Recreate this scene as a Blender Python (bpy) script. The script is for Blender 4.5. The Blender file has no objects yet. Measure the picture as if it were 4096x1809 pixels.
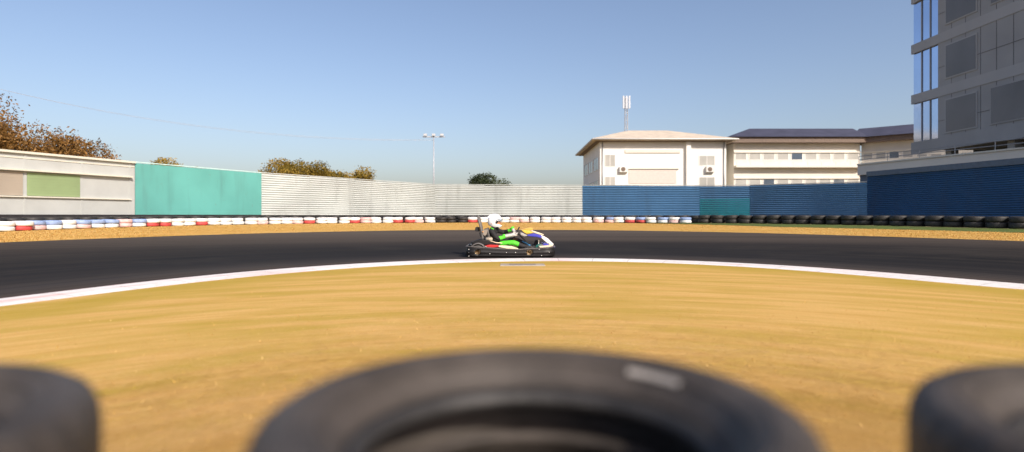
import bpy, bmesh, math, random
import numpy as np
from mathutils import Vector, Matrix

random.seed(7); RNG = np.random.default_rng(7)
scene = bpy.context.scene
COL = scene.collection
R = math.radians
H = 0.95            # eye height
F = 2400.0          # focal length in pixels of a 4096-wide picture
HOR = 862.0         # horizon row

# ------------------------------------------------------------------ camera, light
cam_data = bpy.data.cameras.new('camera')
cam = bpy.data.objects.new('camera', cam_data); COL.objects.link(cam)
cam.location = (0, 0, H); cam.rotation_euler = (R(90), 0, 0)
cam_data.sensor_width = 36.0; cam_data.lens = F/4096*36.0
cam_data.shift_y = -(904.5-HOR)/4096
cam_data.clip_start = 0.05; cam_data.clip_end = 3000
cam_data.dof.use_dof = True; cam_data.dof.focus_distance = 13.6; cam_data.dof.aperture_fstop = 0.9
scene.camera = cam

SUN_AZ, SUN_EL = 148.0, 34.0      # degrees clockwise from +Y, degrees up
world = bpy.data.worlds.new('World'); scene.world = world; world.use_nodes = True
nt = world.node_tree; nt.nodes.clear()
sky = nt.nodes.new('ShaderNodeTexSky'); sky.sky_type = 'NISHITA'; sky.sun_disc = False
sky.sun_elevation = R(SUN_EL); sky.sun_rotation = R(SUN_AZ)
sky.altitude = 0; sky.air_density = 1.0; sky.dust_density = 2.6; sky.ozone_density = 3.0
bg = nt.nodes.new('ShaderNodeBackground'); bg.inputs['Strength'].default_value = 0.15
wo = nt.nodes.new('ShaderNodeOutputWorld')
tint = nt.nodes.new('ShaderNodeMix'); tint.data_type = 'RGBA'; tint.blend_type = 'MULTIPLY'; tint.inputs[0].default_value = 1.0
tint.inputs[7].default_value = (1.08, 0.965, 0.935, 1); nt.links.new(sky.outputs[0], tint.inputs[6]); nt.links.new(tint.outputs[2], bg.inputs[0]); nt.links.new(bg.outputs[0], wo.inputs[0])
sun_d = bpy.data.lights.new('sun', 'SUN'); sun_d.energy = 4.2; sun_d.angle = R(0.5); sun_d.color = (1.0, 0.915, 0.80)
sun = bpy.data.objects.new('sun', sun_d); COL.objects.link(sun)
sd = Vector((math.sin(R(SUN_AZ))*math.cos(R(SUN_EL)), math.cos(R(SUN_AZ))*math.cos(R(SUN_EL)), math.sin(R(SUN_EL))))
sun.rotation_euler = sd.to_track_quat('Z', 'Y').to_euler()
scene.view_settings.view_transform = 'Standard'; scene.view_settings.look = 'None'
scene.view_settings.exposure = 0.2; scene.view_settings.gamma = 1.0

# ------------------------------------------------------------------ helpers
def X(px, D): return (px-2048)/F*D
def Z(py, D): return H-(py-HOR)/F*D

MATS = {}
def mat(name, col, rough=0.6, metal=0.0, var=0.12, scale=8.0, bump=0.0, bscale=60.0, spec=0.5, coat=0.0, trans=0.0, stretch=None):
    if name in MATS: return MATS[name]
    m = bpy.data.materials.new(name); m.use_nodes = True; t = m.node_tree; N = t.nodes; Lk = t.links
    b = N['Principled BSDF']
    b.inputs['Roughness'].default_value = rough; b.inputs['Metallic'].default_value = metal
    b.inputs['Specular IOR Level'].default_value = spec
    if coat: b.inputs['Coat Weight'].default_value = coat; b.inputs['Coat Roughness'].default_value = 0.08
    if trans: b.inputs['Transmission Weight'].default_value = trans
    tc = N.new('ShaderNodeTexCoord'); mp = N.new('ShaderNodeMapping')
    if stretch: mp.inputs['Scale'].default_value = stretch
    Lk.new(tc.outputs['Object'], mp.inputs['Vector'])
    n = N.new('ShaderNodeTexNoise'); n.inputs['Scale'].default_value = scale; n.inputs['Detail'].default_value = 6
    Lk.new(mp.outputs[0], n.inputs['Vector'])
    r = N.new('ShaderNodeValToRGB')
    lo = [max(0, c*(1-var)) for c in col]; hi = [min(1, c*(1+var)) for c in col]
    r.color_ramp.elements[0].position = 0.3; r.color_ramp.elements[1].position = 0.7
    r.color_ramp.elements[0].color = (*lo, 1); r.color_ramp.elements[1].color = (*hi, 1)
    Lk.new(n.outputs['Fac'], r.inputs[0]); Lk.new(r.outputs[0], b.inputs['Base Color'])
    if bump:
        n2 = N.new('ShaderNodeTexNoise'); n2.inputs['Scale'].default_value = bscale; n2.inputs['Detail'].default_value = 4
        Lk.new(mp.outputs[0], n2.inputs['Vector'])
        bp = N.new('ShaderNodeBump'); bp.inputs['Strength'].default_value = bump; bp.inputs['Distance'].default_value = 0.01
        Lk.new(n2.outputs['Fac'], bp.inputs['Height']); Lk.new(bp.outputs[0], b.inputs['Normal'])
    MATS[name] = m
    return m

def tag(o, label=None, cat=None, group=None, kind=None):
    if label: o['label'] = label
    if cat: o['category'] = cat
    if group: o['group'] = group
    if kind: o['kind'] = kind
    return o

def empty(name, loc=(0, 0, 0), rz=0.0):
    o = bpy.data.objects.new(name, None); COL.objects.link(o); o.location = loc; o.rotation_euler = (0, 0, rz)
    o.empty_display_size = 0.1
    return o

class MB:
    """collects verts/faces for one mesh"""
    def __init__(s): s.v = []; s.f = []; s.mi = []
    def add(s, vs, fs, mi=0):
        o = len(s.v); s.v += [tuple(p) for p in vs]; s.f += [tuple(i+o for i in f) for f in fs]; s.mi += [mi]*len(fs)
        return s
    def box(s, a, b, mi=0):
        (x0, y0, z0), (x1, y1, z1) = a, b
        vs = [(x0,y0,z0),(x1,y0,z0),(x1,y1,z0),(x0,y1,z0),(x0,y0,z1),(x1,y0,z1),(x1,y1,z1),(x0,y1,z1)]
        return s.add(vs, [(0,3,2,1),(4,5,6,7),(0,1,5,4),(1,2,6,5),(2,3,7,6),(3,0,4,7)], mi)
    def wall(s, p, q, z0a, z1a, z0b, z1b, th, mi=0):
        """upright slab from plan point p to q, thickness th away to the left-hand normal"""
        p = Vector(p); q = Vector(q); d = (q-p).normalized(); n = Vector((-d.y, d.x))*th
        P = [(p.x,p.y),(q.x,q.y),(q.x+n.x,q.y+n.y),(p.x+n.x,p.y+n.y)]
        vs = [(P[0][0],P[0][1],z0a),(P[1][0],P[1][1],z0b),(P[2][0],P[2][1],z0b),(P[3][0],P[3][1],z0a),
              (P[0][0],P[0][1],z1a),(P[1][0],P[1][1],z1b),(P[2][0],P[2][1],z1b),(P[3][0],P[3][1],z1a)]
        return s.add(vs, [(0,3,2,1),(4,5,6,7),(0,1,5,4),(1,2,6,5),(2,3,7,6),(3,0,4,7)], mi)
    def tube(s, pts, rad, n=10, mi=0, closed=False, cap=True):
        pts = [Vector(p) for p in pts]; m = len(pts)
        rad = rad if isinstance(rad, (list, tuple)) else [rad]*m
        rings = []; up = Vector((0.13, 0.21, 0.97)).normalized(); prev = None
        for i in range(m):
            if closed: t = pts[(i+1) % m]-pts[i-1]
            else: t = pts[min(i+1, m-1)]-pts[max(i-1, 0)]
            t.normalize()
            u = (prev - t*prev.dot(t)) if prev is not None else up.cross(t)
            if u.length < 1e-4: u = Vector((1, 0, 0)).cross(t)
            u.normalize(); prev = u; w = t.cross(u)
            rings.append([pts[i]+(u*math.cos(a)+w*math.sin(a))*rad[i] for a in [2*math.pi*k/n for k in range(n)]])
        vs = [p for r in rings for p in r]; fs = []
        for i in range(m if closed else m-1):
            j = (i+1) % m
            for k in range(n):
                l = (k+1) % n; fs.append((i*n+k, i*n+l, j*n+l, j*n+k))
        if cap and not closed:
            fs.append(tuple(reversed(range(n)))); fs.append(tuple((m-1)*n+k for k in range(n)))
        return s.add(vs, fs, mi)
    def lathe(s, prof, c=(0, 0, 0), axis='Z', n=32, mi=0, closed=True, ang=0.0):
        vs = []; m = len(prof)
        for k in range(n):
            a = 2*math.pi*k/n
            for (r, h) in prof:
                p = (r*math.cos(a), r*math.sin(a), h)
                if axis == 'Y': p = (p[0], p[2], p[1])
                if axis == 'X': p = (p[2], p[0], p[1])
                vs.append((p[0]+c[0], p[1]+c[1], p[2]+c[2]))
        fs = []
        for k in range(n):
            l = (k+1) % n
            for i in range(m if closed else m-1):
                j = (i+1) % m
                fs.append((k*m+i, l*m+i, l*m+j, k*m+j))
        return s.add(vs, fs, mi)
    def prism(s, poly, y0, y1, mi=0, taper=1.0):
        """XZ outline extruded along y"""
        n = len(poly); cx = sum(p[0] for p in poly)/n; cz = sum(p[1] for p in poly)/n
        vs = [(p[0], y0, p[1]) for p in poly]+[(p[0], y1, p[1]) for p in poly]
        fs = [tuple(range(n)), tuple(reversed(range(n, 2*n)))]
        for i in range(n):
            j = (i+1) % n; fs.append((i, i+n, j+n, j))
        return s.add(vs, fs, mi)
    def ell(s, c, r, n=20, m=12, mi=0, rot=None):
        vs = []; fs = []
        for i in range(m+1):
            e = -math.pi/2+math.pi*i/m
            for k in range(n):
                a = 2*math.pi*k/n
                p = Vector((r[0]*math.cos(e)*math.cos(a), r[1]*math.cos(e)*math.sin(a), r[2]*math.sin(e)))
                if rot: p = rot @ p
                vs.append((p.x+c[0], p.y+c[1], p.z+c[2]))
        for i in range(m):
            for k in range(n):
                l = (k+1) % n; fs.append((i*n+k, i*n+l, (i+1)*n+l, (i+1)*n+k))
        return s.add(vs, fs, mi)
    def build(s, name, mats, parent=None, smooth=False, bevel=0.0, sub=0, seg=2):
        me = bpy.data.meshes.new(name); me.from_pydata(s.v, [], s.f)
        if not isinstance(mats, (list, tuple)): mats = [mats]
        for m in mats: me.materials.append(m)
        if len(mats) > 1: me.polygons.foreach_set('material_index', s.mi)
        bm = bmesh.new(); bm.from_mesh(me); bmesh.ops.recalc_face_normals(bm, faces=bm.faces); bm.to_mesh(me); bm.free()
        if smooth: me.shade_smooth()
        o = bpy.data.objects.new(name, me); COL.objects.link(o)
        if parent is not None: o.parent = parent
        if bevel:
            b = o.modifiers.new('bevel', 'BEVEL'); b.width = bevel; b.segments = seg; b.limit_method = 'ANGLE'; b.angle_limit = R(35)
            me.shade_smooth()
            try:
                w = o.modifiers.new('wn', 'WEIGHTED_NORMAL'); w.keep_sharp = True
            except Exception: pass
        if sub:
            q = o.modifiers.new('sub', 'SUBSURF'); q.levels = sub; q.render_levels = sub
        return o

def copy_tree(o, parent=None):
    c = o.copy(); COL.objects.link(c)
    if parent is not None: c.parent = parent
    for ch in list(o.children): copy_tree(ch, c)
    return c

# ------------------------------------------------------------------ ground curves (measured on the photograph, turned into plan points)
def fitv(samples, deg):
    a = np.array(samples, float); x = (a[:, 0]-2048)/2048
    return np.polyfit(x, a[:, 1], deg)
kerb_out = [(0,1193.7),(238,1167),(517,1132.8),(795,1103),(1024,1085),(1342,1060),(1660,1043.4),(1859,1037),(2048,1033.5),(2247,1032.7),
            (2525,1035.5),(2803,1045.8),(3072,1058.5),(3350,1076),(3589,1093.5),(3827,1113.4),(4096,1136)]
kerb_in = [(0,1225),(238,1197),(517,1160),(795,1127),(1024,1107),(1342,1077),(1660,1058.5),(1859,1050.6),(2048,1045.5),(2247,1044.5),
           (2525,1049),(2803,1059.7),(3072,1073.6),(3350,1094),(3589,1115),(3827,1136),(4096,1158)]
far_edge = [(0,970),(517,951),(1024,934),(1342,926.5),(1660,921),(2048,919),(2247,920.6),(2525,924),(3072,932.5),(3589,948),(4096,965)]
PX = np.linspace(0, 4096, 129)
XN = (PX-2048)/2048
def curve_from_rows(samples, deg, z):
    v = np.polyval(fitv(samples, deg), XN)-HOR
    D = F*(H-z)/v
    return np.stack([(PX-2048)/F*D, D, np.full_like(D, z)], 1)
def curve_from_depth(samples, zs, deg=4):
    D = np.polyval(fitv(samples, deg), XN); z = np.polyval(fitv(zs, 2), XN)
    return np.stack([(PX-2048)/F*D, D, z], 1)
def extend(c, n=16, length=26.0):
    t0 = c[0]-c[3]; t0[2] = 0; t0 /= np.linalg.norm(t0); t1 = c[-1]-c[-4]; t1[2] = 0; t1 /= np.linalg.norm(t1)
    # both legs of the hairpin run back past the camera
    k = np.linspace(0, 1, n+1)[1:, None]
    bend0 = np.array([-0.10, -1.0, 0]); bend1 = np.array([0.10, -1.0, 0])
    a = []; p = c[0].copy()
    for i in range(n):
        w = min(1, (i+1)/5); d = t0*(1-w)+bend0*w; d /= np.linalg.norm(d); p = p+d*length/n; a.append(p.copy())
    b = []; p = c[-1].copy()
    for i in range(n):
        w = min(1, (i+1)/5); d = t1*(1-w)+bend1*w; d /= np.linalg.norm(d); p = p+d*length/n; b.append(p.copy())
    return np.concatenate([np.array(a)[::-1], c, np.array(b)])
KI = extend(curve_from_rows(kerb_in, 6, 0.01))
KO = extend(curve_from_rows(kerb_out, 6, 0.02))
TF = extend(curve_from_rows(far_edge, 4, 0.35))
VB = extend(curve_from_depth([(0,17),(517,21.5),(1024,26.3),(1660,30.6),(2048,31.2),(2525,29.8),(3072,26.5),(3589,22.2),(4096,18.5)],
                             [(0,.49),(517,.515),(1024,.545),(1660,.585),(2048,.575),(2525,.565),(3072,.56),(3589,.525),(4096,.52)]))
seg = np.linalg.norm(np.diff(KO[:, :2], axis=0), axis=1); SKO = np.concatenate([[0], np.cumsum(seg)])
def track_uv(P):
    """(metres along the kerb, metres from the kerb) of plan points"""
    out = np.zeros((len(P), 2)); A = KO[:-1, :2]; B = KO[1:, :2]; AB = B-A; L2 = (AB**2).sum(1)
    for i0 in range(0, len(P), 4000):
        p = P[i0:i0+4000, None, :2]
        t = np.clip(((p-A)*AB).sum(2)/L2, 0, 1); q = A+AB*t[..., None]; d = np.linalg.norm(p-q, axis=2)
        j = d.argmin(1); k = np.arange(len(j)); out[i0:i0+4000, 0] = SKO[j]+t[k, j]*np.sqrt(L2[j]); out[i0:i0+4000, 1] = d[k, j]
    return out
def grid_obj(name, rows, material, kind='structure'):
    """rows: (n, m, 3) array lofted into one sheet with along/across coordinates"""
    n, m, _ = rows.shape; V = rows.reshape(-1, 3)
    idx = np.arange(n*m).reshape(n, m)
    f = np.stack([idx[:-1, :-1], idx[:-1, 1:], idx[1:, 1:], idx[1:, :-1]], -1).reshape(-1, 4)
    me = bpy.data.meshes.new(name); me.from_pydata(V.tolist(), [], f.tolist())
    uv = track_uv(V); lay = me.uv_layers.new(name='track')
    li = np.zeros(len(me.loops), int); me.loops.foreach_get('vertex_index', li)
    lay.data.foreach_set('uv', uv[li].astype(np.float32).ravel())
    me.materials.append(material); me.shade_smooth()
    if me.polygons[0].normal.z < 0: me.flip_normals()
    o = bpy.data.objects.new(name, me); COL.objects.link(o); o['kind'] = kind
    return o
def loft(A, B, n, zf=None, p=1.0):
    t = np.linspace(0, 1, n)**p
    Rw = A[:, None, :]*(1-t)[None, :, None]+B[:, None, :]*t[None, :, None]
    if zf is not None: Rw[..., 2] = zf(t)[None, :]*np.ones(len(A))[:, None]*1.0
    return Rw

# node helpers
def newmat(name):
    m = bpy.data.materials.new(name); m.use_nodes = True; return m, m.node_tree, m.node_tree.nodes['Principled BSDF']
def nd(t, kind, **kw):
    n = t.nodes.new(kind)
    for k, v in kw.items():
        if k.startswith('i_'):
            n.inputs[k[2:].replace('_', ' ')].default_value = v
        else: setattr(n, k, v)
    return n
def mixc(t, fac, a, b, blend='MIX'):
    n = t.nodes.new('ShaderNodeMix'); n.data_type = 'RGBA'; n.blend_type = blend
    for sock, val in ((n.inputs[0], fac), (n.inputs[6], a), (n.inputs[7], b)):
        if isinstance(val, bpy.types.NodeSocket): t.links.new(val, sock)
        elif isinstance(val, (int, float)): sock.default_value = val
        else: sock.default_value = (*val, 1)
    return n.outputs[2]
def ramp(t, src, stops):
    n = t.nodes.new('ShaderNodeValToRGB'); e = n.color_ramp.elements
    while len(e) > 1: e.remove(e[-1])
    for i, (p, c) in enumerate(stops):
        q = e[0] if i == 0 else e.new(p)
        q.position = p; q.color = (*c, 1) if isinstance(c, tuple) else (c, c, c, 1)
    t.links.new(src, n.inputs[0]); return n.outputs[0]
def mathn(t, op, a, b=None, c=None):
    n = t.nodes.new('ShaderNodeMath'); n.operation = op
    for i, v in enumerate((a, b, c)):
        if v is None: continue
        if isinstance(v, bpy.types.NodeSocket): t.links.new(v, n.inputs[i])
        else: n.inputs[i].default_value = v
    return n.outputs[0]
def noise(t, vec, scale, detail=5, rough=0.55):
    n = t.nodes.new('ShaderNodeTexNoise'); n.inputs['Scale'].default_value = scale; n.inputs['Detail'].default_value = detail
    n.inputs['Roughness'].default_value = rough
    if vec is not None: t.links.new(vec, n.inputs['Vector'])
    return n.outputs['Fac']
def mapping(t, vec, sc):
    n = t.nodes.new('ShaderNodeMapping'); n.inputs['Scale'].default_value = sc; t.links.new(vec, n.inputs['Vector']); return n.outputs[0]

STRAW = (0.60, 0.36, 0.105); STRAW_L = (0.70, 0.45, 0.17); STRAW_D = (0.50, 0.29, 0.07); OLIVE = (0.40, 0.29, 0.035)
MOW = (0.1, 0.6)      # the mower circled the tyre stacks
def grass_material():
    m, t, b = newmat('dry_grass_ground'); b.inputs['Roughness'].default_value = 0.95; b.inputs['Specular IOR Level'].default_value = 0.1
    tc = t.nodes.new('ShaderNodeTexCoord'); sx = t.nodes.new('ShaderNodeSeparateXYZ'); t.links.new(tc.outputs['Object'], sx.inputs[0])
    x = mathn(t, 'SUBTRACT', sx.outputs[0], MOW[0]); y = mathn(t, 'SUBTRACT', sx.outputs[1], MOW[1])
    r = mathn(t, 'SQRT', mathn(t, 'ADD', mathn(t, 'MULTIPLY', x, x), mathn(t, 'MULTIPLY', y, y)))
    a = mathn(t, 'ARCTAN2', x, y)
    cb = t.nodes.new('ShaderNodeCombineXYZ'); t.links.new(mathn(t, 'MULTIPLY', a, 2.0), cb.inputs[0]); t.links.new(r, cb.inputs[1])
    s1 = noise(t, mapping(t, cb.outputs[0], (1, 6, 1)), 1.6, 5)
    s2 = noise(t, mapping(t, cb.outputs[0], (1.6, 30, 1)), 1.5, 6, 0.6)
    s3 = noise(t, mapping(t, cb.outputs[0], (1.0, 1.7, 1)), 1.5, 6, 0.6)
    s4 = noise(t, tc.outputs['Object'], 45, 4)
    c = ramp(t, s2, [(0.34, STRAW_D), (0.5, STRAW), (0.64, STRAW_L)])
    c = mixc(t, ramp(t, s1, [(0.35, 0.0), (0.7, 0.55)]), c, STRAW_L)
    c = mixc(t, ramp(t, s3, [(0.42, 0.0), (0.66, 0.7)]), c, OLIVE)
    uv = t.nodes.new('ShaderNodeUVMap'); uv.uv_map = 'track'; su = t.nodes.new('ShaderNodeSeparateXYZ'); t.links.new(uv.outputs[0], su.inputs[0])
    n5 = noise(t, mapping(t, uv.outputs[0], (0.5, 1.6, 1)), 1.2, 4)
    dd = mathn(t, 'ADD', su.outputs[1], mathn(t, 'MULTIPLY', mathn(t, 'SUBTRACT', n5, 0.5), 1.6))
    band = ramp(t, mathn(t, 'MULTIPLY', dd, 0.25), [(0.10, 0.0), (0.24, 0.75), (0.34, 0.5), (0.5, 0.0)])
    c = mixc(t, band, c, OLIVE)
    c = mixc(t, ramp(t, s4, [(0.3, 0.35), (0.55, 0.0)]), c, STRAW_D)
    t.links.new(c, b.inputs['Base Color'])
    bp = nd(t, 'ShaderNodeBump', i_Strength=0.35, i_Distance=0.02); t.links.new(mathn(t, 'ADD', s4, s2), bp.inputs['Height']); t.links.new(bp.outputs[0], b.inputs['Normal'])
    return m
def verge_material():
    m, t, b = newmat('dry_verge_ground'); b.inputs['Roughness'].default_value = 0.95; b.inputs['Specular IOR Level'].default_value = 0.1
    uv = t.nodes.new('ShaderNodeUVMap'); uv.uv_map = 'track'; tc = t.nodes.new('ShaderNodeTexCoord')
    s1 = noise(t, mapping(t, uv.outputs[0], (0.25, 2.2, 1)), 1.5, 5); s2 = noise(t, tc.outputs['Object'], 5, 6)
    c = ramp(t, s1, [(0.35, STRAW_D), (0.5, STRAW), (0.68, STRAW_L)])
    c = mixc(t, ramp(t, s2, [(0.45, 0.0), (0.7, 0.5)]), c, OLIVE)
    t.links.new(c, b.inputs['Base Color'])
    bp = nd(t, 'ShaderNodeBump', i_Strength=0.2, i_Distance=0.02); t.links.new(s2, bp.inputs['Height']); t.links.new(bp.outputs[0], b.inputs['Normal'])
    return m
def asphalt_material():
    m, t, b = newmat('worn_asphalt'); b.inputs['Specular IOR Level'].default_value = 0.02
    uv = t.nodes.new('ShaderNodeUVMap'); uv.uv_map = 'track'; su = t.nodes.new('ShaderNodeSeparateXYZ'); t.links.new(uv.outputs[0], su.inputs[0])
    tc = t.nodes.new('ShaderNodeTexCoord')
    w = noise(t, mapping(t, uv.outputs[0], (0.10, 0.5, 1)), 1.0, 3)
    d = mathn(t, 'ADD', su.outputs[1], mathn(t, 'MULTIPLY', mathn(t, 'SUBTRACT', w, 0.5), 2.0))
    k = mathn(t, 'MULTIPLY', d, 0.1)
    base = ramp(t, k, [(0.0, (0.075, 0.060, 0.052)), (0.07, (0.050, 0.044, 0.042)), (0.18, (0.020, 0.020, 0.022)), (0.34, (0.016, 0.0165, 0.018)),
                       (0.50, (0.030, 0.027, 0.026)), (0.66, (0.068, 0.056, 0.048)), (0.85, (0.092, 0.075, 0.063)), (1.0, (0.11, 0.09, 0.074))])
    st = noise(t, mapping(t, uv.outputs[0], (0.05, 2.6, 1)), 1.6, 6, 0.62)
    c = mixc(t, ramp(t, st, [(0.4, 0.0), (0.75, 0.42)]), base, (0.075, 0.065, 0.058))
    c = mixc(t, ramp(t, noise(t, mapping(t, uv.outputs[0], (0.05, 7, 1)), 1.3, 4), [(0.5, 0.0), (0.66, 0.75)]), c, (0.018, 0.018, 0.020))
    c = mixc(t, ramp(t, noise(t, tc.outputs['Object'], 0.35, 5, 0.6), [(0.5, 0.0), (0.72, 0.22)]), c, (0.085, 0.074, 0.064))
    ag = noise(t, tc.outputs['Object'], 90, 3)
    c = mixc(t, ramp(t, ag, [(0.6, 0.0), (0.78, 0.25)]), c, (0.09, 0.08, 0.075))
    t.links.new(c, b.inputs['Base Color'])
    t.links.new(ramp(t, st, [(0.3, 0.75), (0.7, 0.92)]), b.inputs['Roughness'])
    bp = nd(t, 'ShaderNodeBump', i_Strength=0.35, i_Distance=0.004); t.links.new(ag, bp.inputs['Height']); t.links.new(bp.outputs[0], b.inputs['Normal'])
    return m
def kerb_material():
    m, t, b = newmat('painted_kerb'); b.inputs['Roughness'].default_value = 0.6
    uv = t.nodes.new('ShaderNodeUVMap'); uv.uv_map = 'track'; su = t.nodes.new('ShaderNodeSeparateXYZ'); t.links.new(uv.outputs[0], su.inputs[0])
    tc = t.nodes.new('ShaderNodeTexCoord')
    wear = noise(t, mapping(t, uv.outputs[0], (0.35, 3, 1)), 1.4, 6, 0.65)
    red = ramp(t, wear, [(0.5, 0.0), (0.66, 0.5)])
    c = mixc(t, red, (0.84, 0.80, 0.76), (0.72, 0.26, 0.22))
    edge = ramp(t, su.outputs[1], [(0.0, 1.0), (0.035, 1.0), (0.055, 0.0)])
    c = mixc(t, mathn(t, 'MULTIPLY', edge, 0.9), c, (0.42, 0.03, 0.025))
    dirt = noise(t, tc.outputs['Object'], 9, 6, 0.7)
    c = mixc(t, ramp(t, dirt, [(0.52, 0.0), (0.75, 0.55)]), c, (0.42, 0.36, 0.30))
    # joints between the cast blocks
    fr = mathn(t, 'FRACT', mathn(t, 'MULTIPLY', su.outputs[0], 1.25))
    c = mixc(t, ramp(t, fr, [(0.0, 0.6), (0.012, 0.6), (0.02, 0.0)]), c, (0.25, 0.2, 0.17))
    t.links.new(c, b.inputs['Base Color'])
    return m
M_GRASS = grass_material(); M_VERGE = verge_material(); M_ASPH = asphalt_material(); M_KERB = kerb_material()
M_GREEN = mat('green_verge', (0.085, 0.12, 0.012), 0.95, var=0.4, scale=3, bump=0.5, bscale=20)

# ------------------------------------------------------------------ ground sheets
O0 = np.zeros_like(KI); O0[:, 1] = -0.5
grid_obj('infield_ground', loft(O0, KI, 30, p=0.8), M_GRASS)
# kerb with a raised rounded section
t = np.linspace(0, 1, 9); kz = 0.01+0.016*np.sin(np.pi*np.clip(t, 0, 1))**0.7+0.01*t
rows = loft(KI, KO, 9); rows[..., 2] = kz[None, :]
grid_obj('kerb', rows, M_KERB)
dKT = TF-KO
def track_z(t): return np.where(t < 0.16, 0.018, 0.018+(0.35-0.018)*np.clip((t-0.16)/0.84, 0, 1)**1.15)
grid_obj('race_track', loft(KO, TF, 40, zf=track_z), M_ASPH)
rows = loft(TF, VB, 14); tt = np.linspace(0, 1, 14); rows[..., 2] = TF[:, None, 2]*(1-tt)+VB[:, None, 2]*tt+0.03*np.sin(np.pi*tt)
grid_obj('far_verge', rows, M_VERGE)
def outset(c, d, z=None):
    g = np.gradient(c[:, :2], axis=0); g /= np.linalg.norm(g, axis=1)[:, None]
    o = c.copy(); o[:, 0] += -g[:, 1]*d; o[:, 1] += g[:, 0]*d
    if z is not None: o[:, 2] = z
    return o
BK = outset(VB, 1.6); BK[:, 2] = VB[:, 2]+0.01
grid_obj('barrier_strip', loft(VB, BK, 5), mat('strip_soil', (0.11, 0.085, 0.04), 0.95, var=0.4, scale=3, bump=0.4, bscale=20))
FAR = BK.copy(); rr = np.linalg.norm(BK[:, :2]-np.array([0, 8]), axis=1)
FAR[:, :2] = np.array([0, 8])+(BK[:, :2]-np.array([0, 8]))/rr[:, None]*900; FAR[:, 2] = 0.45
rows = loft(BK, FAR, 20, p=3); grid_obj('outer_ground', rows, mat('far_soil', (0.30, 0.20, 0.07), 0.95, var=0.3, scale=0.4))
# green strip of grass along the right-hand barrier
sel = np.arange(len(VB))[(np.arange(len(VB)) > 16+76)]
w = np.clip((np.arange(len(sel)))/20.0, 0, 1)[:, None]
Ain = VB[sel]*(1-0.45*w)+TF[sel]*0.45*w; Ain[:, 2] = VB[sel][:, 2]*(1-0.45*w[:, 0])+TF[sel][:, 2]*0.45*w[:, 0]+0.036
Bo = VB[sel].copy(); Bo[:, 2] += 0.016
g = grid_obj('green_verge', loft(Ain, Bo, 5), M_GREEN)

# ------------------------------------------------------------------ grass blades (countless)
def blade_mesh(name, P, ang, length, width, lift, shade, material, label):
    n = len(P); dx = np.cos(ang); dy = np.sin(ang)
    u = np.stack([dx, dy, np.zeros(n)], 1); s = np.stack([-dy, dx, np.zeros(n)], 1)
    L = length[:, None]; W = width[:, None]
    up = np.stack([np.zeros(n), np.zeros(n), lift], 1)
    v0 = P-s*W*0.5; v1 = P+s*W*0.5; v2 = P+u*L*0.55+up*0.75+s*W*0.4; v3 = P+u*L*0.55+up*0.75-s*W*0.4; v4 = P+u*L+up
    V = np.stack([v0, v1, v2, v3, v4], 1).reshape(-1, 3).astype(np.float32)
    base = (np.arange(n)*5)[:, None]
    q = (base+np.array([0, 1, 2, 3])).reshape(-1); tr = (base+np.array([3, 2, 4])).reshape(-1)
    me = bpy.data.meshes.new(name); me.vertices.add(n*5); me.vertices.foreach_set('co', V.ravel())
    me.loops.add(n*7); me.polygons.add(n*2)
    li = np.concatenate([q.reshape(n, 4), tr.reshape(n, 3)], 1).ravel().astype(np.int32)
    me.loops.foreach_set('vertex_index', li)
    st = np.stack([np.arange(n)*7, np.arange(n)*7+4], 1).ravel().astype(np.int32)
    me.polygons.foreach_set('loop_start', st)
    try: me.polygons.foreach_set('loop_total', np.tile([4, 3], n).astype(np.int32))
    except Exception: pass
    me.update(calc_edges=True)
    at = me.attributes.new('shade', 'FLOAT', 'POINT'); at.data.foreach_set('value', np.repeat(shade, 5).astype(np.float32))
    me.materials.append(material); me.validate()
    o = bpy.data.objects.new(name, me); COL.objects.link(o); tag(o, label, 'grass', kind='stuff')
    return o
def blade_material(name, stops):
    m, t, b = newmat(name); b.inputs['Roughness'].default_value = 0.7; b.inputs['Specular IOR Level'].default_value = 0.2
    a = t.nodes.new('ShaderNodeAttribute'); a.attribute_name = 'shade'
    t.links.new(ramp(t, a.outputs['Fac'], stops), b.inputs['Base Color'])
    return m
M_STRAW = blade_material('straw', [(0.0, OLIVE), (0.25, STRAW_D), (0.55, STRAW), (0.85, STRAW_L), (1.0, (0.74, 0.50, 0.20))])
def vnoise(x, y, seed=0):
    s = np.zeros_like(x); r = np.random.default_rng(seed)
    for k in range(14):
        fx, fy = r.normal(0, 1, 2)*(0.6+k*0.22); s += np.sin(x*fx+y*fy+r.uniform(0, 6.28))/(1+k*0.25)
    return s/4.0
n = 330000
px = RNG.uniform(-250, 4350, n); kin = np.polyval(fitv(kerb_in, 6), np.clip((px-2048)/2048, -1, 1))-HOR
kin = kin+np.where(px < 0, -px*0.13, 0)+np.where(px > 4096, (px-4096)*0.10, 0)
v = kin+4+(1150-kin)*RNG.uniform(0, 1, n)**1.25
D = F*H/v; P = np.stack([(px-2048)/F*D, D, np.full(n, 0.0)], 1)
d = track_uv(P)[:, 1]; keep = d > 0.42; P = P[keep]; px = px[keep]; D = D[keep]; d = d[keep]; n = len(P)
tang = np.arctan2(P[:, 1]-MOW[1], P[:, 0]-MOW[0])+np.pi/2+RNG.choice([0, np.pi], n)
flat = RNG.uniform(0, 1, n) < 0.985
ang = np.where(flat, tang+RNG.normal(0, 0.09, n), RNG.uniform(0, 6.28, n))
length = np.where(flat, RNG.uniform(0.06, 0.24, n), RNG.uniform(0.015, 0.03, n)); lift = np.where(flat, RNG.uniform(0.001, 0.007, n), RNG.uniform(0.008, 0.02, n))
width = RNG.uniform(0.0018, 0.004, n)*np.clip(D/3.0, 0.8, 3.0)
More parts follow.
